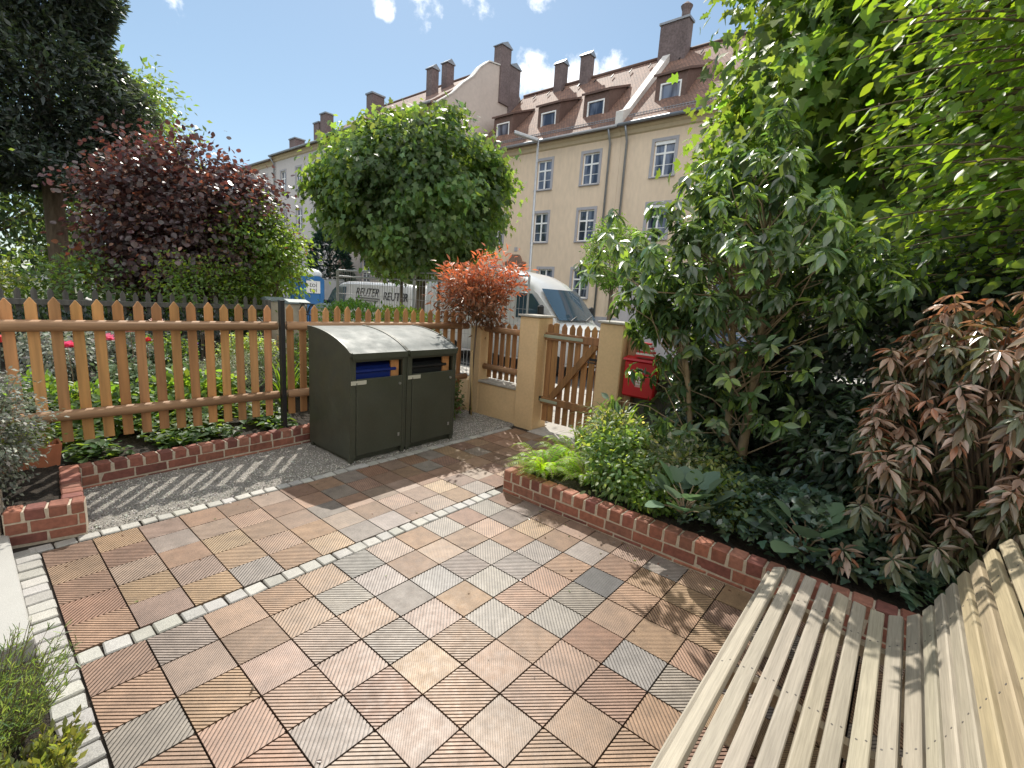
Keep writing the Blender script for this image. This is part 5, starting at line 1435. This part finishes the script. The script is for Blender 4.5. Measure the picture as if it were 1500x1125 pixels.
# bronze-leaved evergreen: whorls of leaves at the twig ends
e = empty('bronze_shrub', (2.75, -2.0, .2), 'shrub with whorls of bronze-pink and dark green leaves behind the bench back', 'shrub')
r = np.random.default_rng(76); P = []; D = []; Nn = []; C = []; S = []; mbt = MB()
nT = 200
dirs = sphere_dirs(nT, r); dirs[:, 2] = np.abs(dirs[:, 2]) * 1.1 - .35
tips = np.array([2.75, -2.08, 1.35]) + dirs * np.array([.68, .95, 1.12]) * (.62 + .38 * r.random((nT, 1)))
lowt = np.stack([r.uniform(2.1, 2.9, 95), r.uniform(-2.9, -1.3, 95), r.uniform(.28, 1.1, 95)], -1); tips = np.concatenate([tips, lowt])
tips = tips[(tips[:, 2] > .22) & (tips[:, 0] > 2.03)]
for tpt in tips:
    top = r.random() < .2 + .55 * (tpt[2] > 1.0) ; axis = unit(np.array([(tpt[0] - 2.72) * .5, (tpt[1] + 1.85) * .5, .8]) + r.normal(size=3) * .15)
    m_ = np.array([2.75, -2.0, .2]) * .4 + tpt * .6 + np.array([0, 0, .1]); mbt.sweep([(2.75 + r.uniform(-.1, .1), -2.0 + r.uniform(-.1, .1), .18), m_, tpt], [.011, .008, .004], 5) if r.random() < .45 else mbt.sweep([tpt + np.array([r.uniform(-.03, .03), r.uniform(-.03, .03), -.3]), tpt], [.005, .003], 4)
    e1 = unit(np.cross(axis, (1, .2, 0))); e2 = np.cross(axis, e1)
    for w_ in range(3):
        m = r.integers(6, 10)
        for j in range(m):
            a = 6.283 * j / m + r.uniform(-.3, .3) + w_; o = e1 * math.cos(a) + e2 * math.sin(a)
            P.append(tpt - axis * (.05 * w_) + o * .008); D.append(o * .9 + axis * (.35 - .35 * w_ + r.uniform(-.15, .15)) + np.array([0, 0, -.5 * r.uniform(.3, 1.4)])); Nn.append(axis + o * .35 + r.normal(size=3) * .2)
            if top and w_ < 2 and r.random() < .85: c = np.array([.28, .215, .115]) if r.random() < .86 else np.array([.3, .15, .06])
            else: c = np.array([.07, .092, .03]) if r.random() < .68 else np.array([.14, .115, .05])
            C.append(c * r.uniform(.75, 1.25)); S.append(.108 * r.uniform(.65, 1.25) * (1 if w_ else .8))
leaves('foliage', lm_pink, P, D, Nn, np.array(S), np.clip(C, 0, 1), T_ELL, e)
mbt.build('stems', m_bark, e, smooth=True)

# ferns
def fern(center, nf, Lf, col, seed, label):
    e = empty('fern', center, label, 'fern', 'ferns at the corner of the raised bed')
    r = np.random.default_rng(seed); P = []; D = []; Nn = []; S = []; mbf = MB()
    for k in range(nf):
        a = 6.283 * k / nf + r.uniform(-.25, .25); l = Lf * r.uniform(.7, 1.2); up_ = r.uniform(.6, 1.7)
        hd = np.array([math.cos(a), math.sin(a), 0]); pts = []
        for s_ in np.linspace(0, 1, 9): pts.append(np.array(center) + hd * l * (s_ * .85) + np.array([0, 0, l * (up_ * s_ - .75 * up_ * s_ ** 2.2)]))
        mbf.sweep(pts, list(np.linspace(.004, .001, 9)), 4)
        sd_ = np.cross(hd, (0, 0, 1.0))
        for j in range(22):
            s_ = .1 + .9 * j / 21; i = min(int(s_ * 8), 7); p = pts[i] * (1 - (s_ * 8 - i)) + pts[i + 1] * (s_ * 8 - i); t = unit(pts[i + 1] - pts[i])
            wl_ = l * .125 * math.sin(math.pi * min(1, .12 + s_ * .86)) ** .8 + .006
            for q in (-1, 1):
                P.append(p); D.append(sd_ * q + t * .35 + np.array([0, 0, -.12])); Nn.append(np.cross(t, sd_) * -1 if np.cross(t, sd_)[2] < 0 else np.cross(t, sd_)); S.append(wl_)
    n = len(P)
    leaves('fronds', lm_bright, P, D, Nn, np.array(S), vcol(n, col, .18, None, 0, r), (np.array([(0, .05, 0), (.5, .075, 0), (1, 0, -.1), (.5, -.075, 0), (0, -.05, 0)]), [(0, 4, 3, 2, 1)]), e)
    mbf.build('stalks', m_barkg, e)
fern((2.2, .98, .2), 60, .40, (.15, .27, .02), 81, 'bright yellow-green fern overhanging the left corner of the raised bed')
fern((2.38, .60, .2), 50, .36, (.14, .25, .02), 82, 'second bright green fern just right of the corner fern')
fern((2.62, 1.0, .2), 50, .36, (.12, .22, .025), 83, 'fern tucked between the corner fern and the gate pillar')

for k, (c, rr, sz, col, alt, lab, tp, lmx) in enumerate((
        ((2.42, .25, .38), (.33, .34, .22), .05, (.075, .135, .045), (.13, .19, .06), 'mid green bushy perennial behind the brick edge between fern and hosta', T_OVAL, lm_green),
        ((2.85, .62, .47), (.36, .38, .32), .045, (.10, .14, .065), (.26, .28, .18), 'variegated pale-edged perennial in the middle of the bed', T_OVAL, lm_green),
        ((2.72, .05, .42), (.34, .36, .27), .05, (.09, .13, .06), (.24, .26, .16), 'cream-variegated low shrub behind the first hosta', T_OVAL, lm_green),
        ((3.35, .9, .42), (.3, .3, .24), .055, (.07, .13, .045), (.11, .17, .06), 'leafy green perennial in front of the right gate pillar', T_OVAL, lm_green),
        ((2.33, -.02, .3), (.2, .2, .13), .045, (.09, .15, .03), None, 'small yellow-green perennial hanging on the brick edge', T_OVAL, lm_bright),
        ((3.05, .15, .40), (.3, .32, .26), .06, (.04, .075, .025), None, 'dark green perennial at the foot of the evergreen shrub', T_OVAL, lm_gloss))):
    bush('perennial', lab, 'plant', c, rr, 90, 22, .055, lmx, tp, sz, col, 90 + k, base=(c[0], c[1], .2), stems=12, sr=.004, alt=alt, altp=.3 if alt else 0, up=.9)

def blades(name, label, cat, center, n, L0, col, seed, leafm, spread=.12, width=1.0, parts='leaves', lean=.5, group=None, tpl=T_BLADE):
    e = empty(name, center, label, cat, group)
    r = np.random.default_rng(seed); a = r.uniform(0, 6.283, n)
    P = np.array(center) + np.stack([r.normal(size=n) * spread, r.normal(size=n) * spread, np.zeros(n)], -1)
    hd = np.stack([np.cos(a), np.sin(a), np.zeros(n)], -1); ln = r.uniform(.15, lean * 1.6, n)[:, None]
    D = unit(hd * ln + np.array([0, 0, 1.0])); Nn = unit(-hd + np.array([0, 0, .3]))
    leaves(parts, leafm, P, D, -Nn, L0 * r.uniform(.6, 1.15, n), vcol(n, col, .25, None, 0, r), tpl, e)
    return e
def strap_plant(label, center, n, L0, col, seed, leafm):
    e = empty('strap_leaved_plant', center, label, 'plant'); r = np.random.default_rng(seed); mb = MB()
    for k in range(n):
        a = r.uniform(0, 6.283); l = L0 * r.uniform(.7, 1.2); hd = np.array([math.cos(a), math.sin(a), 0]); sd_ = np.array([-hd[1], hd[0], 0]); reach = r.uniform(.3, .75)
        b0 = np.array(center) + np.array([r.normal() * .04, r.normal() * .04, 0]); V = []
        for s_ in np.linspace(0, 1, 8):
            p = b0 + hd * l * reach * s_ ** 1.3 + np.array([0, 0, l * (1.25 * s_ - (1.0 * reach + .25) * s_ ** 2.4)]); w_ = .009 * (1 - s_ ** 2.5) + .001
            V += [p - sd_ * w_, p + sd_ * w_]
        c = tuple(np.array(col) * r.uniform(.75, 1.25)); mb.add(V, [(2 * i, 2 * i + 1, 2 * i + 3, 2 * i + 2) for i in range(7)], c)
    mb.build('leaves', leafm, e, smooth=True)
strap_plant('tuft of long arching strap leaves in front of the right gate pillar', (2.95, .62, .3), 85, .8, (.09, .16, .04), 101, lm_green)
strap_plant('arching grassy tuft beside the gate behind the ferns', (2.95, 1.02, .2), 30, .5, (.1, .17, .04), 102, lm_green)

def hosta(label, center, n, L0, seed):
    e = empty('hosta', center, label, 'hosta'); r = np.random.default_rng(seed); P = []; D = []; Nn = []; S = []; mb = MB()
    for k in range(n):
        a = 6.283 * k / n * 2.4 + r.uniform(-.3, .3); ring = k / n; hd = np.array([math.cos(a), math.sin(a), 0]); l = .1 + .1 * (1 - ring); h_ = .07 + .16 * ring
        p = np.array(center) + hd * l + np.array([0, 0, h_]); mb.sweep([np.array(center), np.array(center) + hd * l * .5 + np.array([0, 0, h_ * .7]), p], [.006, .005, .004], 5)
        P.append(p); D.append(hd * .8 + np.array([0, 0, .25 + .8 * ring]) + r.normal(size=3) * .15); Nn.append(np.array([0, 0, 1]) - hd * (.3 + .6 * ring)); S.append(L0 * r.uniform(.75, 1.15))
    leaves('leaves', lm_silver, P, D, Nn, np.array(S), vcol(n, (.085, .14, .062), .14, None, 0, r), T_ROUND, e); mb.build('stalks', m_barkg, e)
hosta('blue-green hosta leaning over the middle of the brick edge', (2.22, -.34, .27), 20, .2, 111)
hosta('blue-green hosta in shade near the bench end', (2.28, -1.12, .26), 16, .18, 112)

# ivy carpet
r = np.random.default_rng(120); n = 6500
P = np.stack([r.uniform(2.12, 3.6, n), r.uniform(-2.4, .1, n), np.zeros(n)], -1); P = P[(P[:, 0] > 2.2) | (P[:, 1] < -.3)]
n = len(P); P[:, 2] = .22 + .16 * (1 + np.sin(P[:, 0] * 4 + 1) * np.cos(P[:, 1] * 3.2)) * np.clip((P[:, 0] - 2.05) / .5, 0, 1) + r.random(n) * .12
a = r.uniform(0, 6.283, n); hd = np.stack([np.cos(a), np.sin(a), -.3 + 0 * a], -1)
o = leaves('ivy_ground_cover', lm_gloss, P, hd, np.array([-.15, .1, 1.0]) + r.normal(size=(n, 3)) * .42, .056 * r.uniform(.6, 1.3, n), vcol(n, (.045, .08, .042), .35, (.08, .12, .05), .15, r), T_IVY)
tag(o, 'dark ivy carpet covering the raised bed below the shrubs', 'ivy', kind='stuff')

# ---------------- left: planter shrub, herbs, fence bed, neighbour's flowers
bush('silver_shrub', 'dense small-leaved silvery green shrub in the brick corner planter', 'shrub', (-1.22, 3.22, .66), (.36, .38, .46), 170, 40, .06, lm_silver, T_OVAL_FEW, .034, (.12, .14, .08), 131, base=(-1.22, 3.22, .2), stems=14, sr=.006)
def herb(name, label, center, rad_, n, L0, col, seed, tpl, leafm):
    e = empty(name, center, label, 'herb'); r = np.random.default_rng(seed); mb = MB(); P = []; D = []
    for k in range(n):
        a = r.uniform(0, 6.283); q = rad_ * math.sqrt(r.random()); b0 = np.array(center) + np.array([math.cos(a) * q * .6, math.sin(a) * q * .6, 0]); d_ = unit(np.array([math.cos(a) * q / rad_ * .7, math.sin(a) * q / rad_ * .7, 1.0]) + r.normal(size=3) * .12); l = L0 * r.uniform(.6, 1.15)
        mb.sweep([b0, b0 + d_ * l], [.002, .001], 4)
        for j in range(22):
            s_ = .2 + .8 * r.random(); P.append(b0 + d_ * l * s_); D.append(d_ * r.uniform(.3, 1.2) + r.normal(size=3) * .45)
    n2 = len(P); leaves('leaves', leafm, P, D, r.normal(size=(n2, 3)) + np.array([0, 0, .6]), .034 * r.uniform(.6, 1.3, n2), vcol(n2, col, .25, None, 0, r), tpl, e); mb.build('stems', m_bark, e)
T_LIN = (np.array([(0, .05, 0), (0, -.05, 0), (.6, -.05, 0), (1, 0, -.05), (.6, .05, 0)]), [(0, 1, 2, 3, 4)])
herb('rosemary_plant', 'bushy fresh green needle-leaved herb in the lower left corner', (-1.36, .98, 0), .27, 330, .34, (.085, .14, .055), 141, T_LIN, lm_green)
herb('sedum_plant', 'small yellowish fleshy-leaved herb at the lower left below the needle-leaved herb', (-1.2, .66, 0), .12, 60, .15, (.11, .14, .05), 142, T_OVAL_FEW, lm_bright)

bush('trough_plant', 'small green plant growing in the terracotta trough', 'plant', (-.95, 3.83, .47), (.17, .1, .12), 40, 14, .03, lm_green, T_OVAL, .04, (.1, .15, .035), 150, base=(-.95, 3.83, .35), stems=8, sr=.003)
r = np.random.default_rng(151); n = 2600
P = np.stack([r.uniform(-.7, 1.25, n), 3.78 + r.random(n) ** .7 * .75, .17 + r.random(n) * .09], -1); P[:, 2] += np.clip(P[:, 1] - 3.95, 0, 1) * .2
dens = np.sin(P[:, 0] * 6) + np.sin(P[:, 0] * 13 + P[:, 1] * 5) + r.normal(size=n) * .7 > -.3
P = P[dens]; n = len(P); a = r.uniform(0, 6.283, n)
tag(leaves('ground_cover', lm_green, P, np.stack([np.cos(a), np.sin(a), 0 * a], -1), np.array([0, 0, 1.0]) + r.normal(size=(n, 3)) * .3, .07 * r.uniform(.5, 1.3, n), vcol(n, (.05, .09, .025), .35, None, 0, r), T_HEART), 'leafy ground cover at the foot of the picket fence', 'ground cover', kind='stuff')

spec = [  # x, y, radius, height, leaf size, colour, material, label
    (-.75, 5.3, .3, .5, .07, (.07, .13, .035), lm_bright, 'bright green leafy plant behind the second fence board from the left'),
    (-.25, 4.9, .32, .42, .08, (.06, .11, .03), lm_bright, 'low fresh green plant behind the left fence, right of the trough'),
    (.15, 5.6, .4, .55, .06, (.09, .13, .05), lm_silver, 'greyish perennial behind the left picket fence'),
    (.62, 5.1, .36, .45, .1, (.08, .14, .035), lm_bright, 'broad-leaved yellow-green plant behind the left picket fence'),
    (1.0, 5.9, .5, .55, .035, (.14, .16, .07), lm_silver, 'mound of fine pale foliage behind the left picket fence'),
    (1.75, 6.4, .5, .62, .035, (.15, .17, .075), lm_silver, 'second mound of fine pale foliage left of the black post'),
    (2.2, 5.2, .35, .8, .06, (.07, .12, .03), lm_green, 'upright green plant behind the fence by the black post'),
    (-.3, 7.6, .5, .8, .06, (.16, .18, .105), lm_silver, 'silvery shrub farther back in the neighbouring garden'),
    (.35, 7.9, .45, .85, .06, (.15, .17, .1), lm_silver, 'second silvery shrub farther back in the neighbouring garden'),
    (1.0, 8.2, .5, .6, .06, (.05, .09, .03), lm_green, 'dark green perennial in the middle of the neighbouring garden'),
    (2.3, 8.0, .5, .6, .06, (.12, .17, .06), lm_green, 'pale green perennial before the low dark hedge'),
    (2.9, 6.6, .45, .95, .06, (.08, .12, .05), lm_green, 'tall bushy plant behind the fence just right of the black post'),
    (-1.6, 6.2, .45, .7, .07, (.06, .1, .035), lm_green, 'bushy plant behind the fence at the left edge'),
    (2.75, 4.9, .35, .75, .07, (.06, .11, .03), lm_green, 'leafy plant behind the fence close to the bin boxes'),
    (3.3, 3.62, .16, .55, .05, (.05, .085, .03), lm_green, 'small dark green plant squeezed between the bin box and the yellow wall')]
for k, (x, y, rr, h_, sz, col, lmx, lab) in enumerate(spec):
    b0 = .0 if y < 3.7 else .13
    bush('garden_plant', lab, 'plant', (x, y, b0 + h_ * .55), (rr, rr, h_ * .5), int(70 + 120 * rr), 26, .06 + sz * .4, lmx, T_OVAL_FEW if sz < .05 else T_OVAL, sz, col, 160 + k, base=(x, y, b0), stems=8, sr=.005, up=.9)
blades('grass_tuft', 'upright yellow-green grass tuft behind the third fence board', 'grass tuft', (-.35, 5.0, .15), 60, .5, (.2, .27, .06), 181, lm_bright, .05, lean=.3)
strap_plant('tall arching bamboo-like leaves behind the fence beside the bin boxes', (1.55, 4.75, .15), 70, 1.0, (.09, .16, .04), 182, lm_green)

def flower(label, x, y, z, rr, col, seed):
    e = empty('flower', (x, y, .14), label, 'flower', None); r = np.random.default_rng(seed); P = []; D = []; Nn = []
    for k in range(22):
        a = k * 2.4; t = k / 22; hd = np.array([math.cos(a), math.sin(a), 0]); P.append(np.array([x, y, z]) + hd * rr * .12); D.append(hd * (.25 + .75 * t) + np.array([0, 0, .8 - .75 * t])); Nn.append(-hd + np.array([0, 0, .5]))
    leaves('petals', lm_flower, P, D, Nn, rr * 1.0, vcol(22, col, .15, None, 0, r), T_ROUND, e)
    mb = MB(); mb.sweep([(x, y, .14), (x + .02, y, (z + .14) / 2), (x, y, z)], [.006, .005, .004], 5); mb.build('stalk', m_barkg, e)
for k, (x, y, z, rr, col, lab) in enumerate((
        (-.35, 6.3, .86, .1, (.42, .09, .11), 'deep pink rose behind the fence, left of the other blooms'), (.02, 6.35, .93, .11, (.45, .16, .16), 'wide pink rose behind the fence in the left half'),
        (.30, 6.5, 1.02, .1, (.5, .42, .26), 'pale apricot rose behind the fence'), (.62, 6.6, 1.12, .1, (.48, .38, .26), 'tallest pale pink rose behind the fence'),
        (.45, 6.4, .90, .07, (.4, .06, .04), 'small red rose below the pale roses'), (1.75, 7.2, 1.05, .06, (.75, .75, .65), 'small white flower left of the black post'),
        (1.35, 7.6, .7, .05, (.3, .15, .5), 'tiny violet flower above the pale mounds'))):
    flower(lab, x, y, z, rr, col, 190 + k)

bush('shrub', 'wide dark evergreen shrub between the bronze shrub and the street', 'shrub', (3.75, -1.75, 1.55), (.42, 1.5, .95), 260, 30, .13, lm_dark, T_OVAL, .085, (.035, .055, .028), 201, base=(3.75, -1.75, .2), stems=16, sr=.02)
bush('shrub', 'dark glossy shrub between the many-stemmed shrub and the bronze shrub', 'shrub', (3.15, -1.4, .8), (.42, .5, .6), 120, 26, .1, lm_gloss, T_OBL, .09, (.045, .075, .035), 202, base=(3.1, -1.15, .2), stems=12, sr=.012)
bush('shrub', 'dark leafy shrub filling the bed between the red letter box and the tree trunks', 'shrub', (3.72, .0, .95), (.26, .5, .7), 120, 28, .1, lm_gloss, T_OBL, .085, (.05, .085, .035), 203, base=(3.72, .0, .2), stems=12, sr=.012)
# fallen leaves and crumbs along the edges of the patio
r = np.random.default_rng(210); n = 150
px_ = np.concatenate([r.uniform(-.95, 1.9, 60), 1.93 - r.exponential(.1, 60), r.uniform(-.9, 3.6, 30)]); py_ = np.concatenate([r.uniform(-1.3, 2.6, 60), r.uniform(-1.2, 1.2, 60), 2.6 - r.exponential(.06, 30)])
a = r.uniform(0, 6.283, n)
o = leaves('fallen_leaves', lm_pink, np.stack([px_, py_, np.full(n, .004)], -1), np.stack([np.cos(a), np.sin(a), r.uniform(0, .3, n)], -1), np.array([0, 0, 1.0]) + r.normal(size=(n, 3)) * .3, r.uniform(.006, .026, n), vcol(n, (.11, .075, .035), .5, (.1, .13, .03), .25, r), T_OVAL)
tag(o, 'small fallen leaves and crumbs scattered over the patio tiles', 'leaf litter', kind='stuff')

for k, (c, rr, sz, col, alt, lab) in enumerate((
        ((2.95, -.12, .42), (.34, .3, .24), .05, (.10, .15, .05), (.22, .25, .1), 'pale-edged leafy perennial at the foot of the trunks'),
        ((2.55, -.55, .36), (.28, .3, .17), .045, (.08, .13, .04), (.16, .2, .06), 'low green perennial behind the first hosta, edging the ivy'),
        ((2.62, .42, .52), (.3, .3, .26), .05, (.08, .14, .045), (.13, .19, .06), 'fresh green perennial mound directly behind the ferns'))):
    bush('perennial', lab, 'plant', c, rr, 90, 22, .055, lm_green, T_OVAL, sz, col, 220 + k, base=(c[0], c[1], .2), stems=12, sr=.004, alt=alt, altp=.3, up=.9)
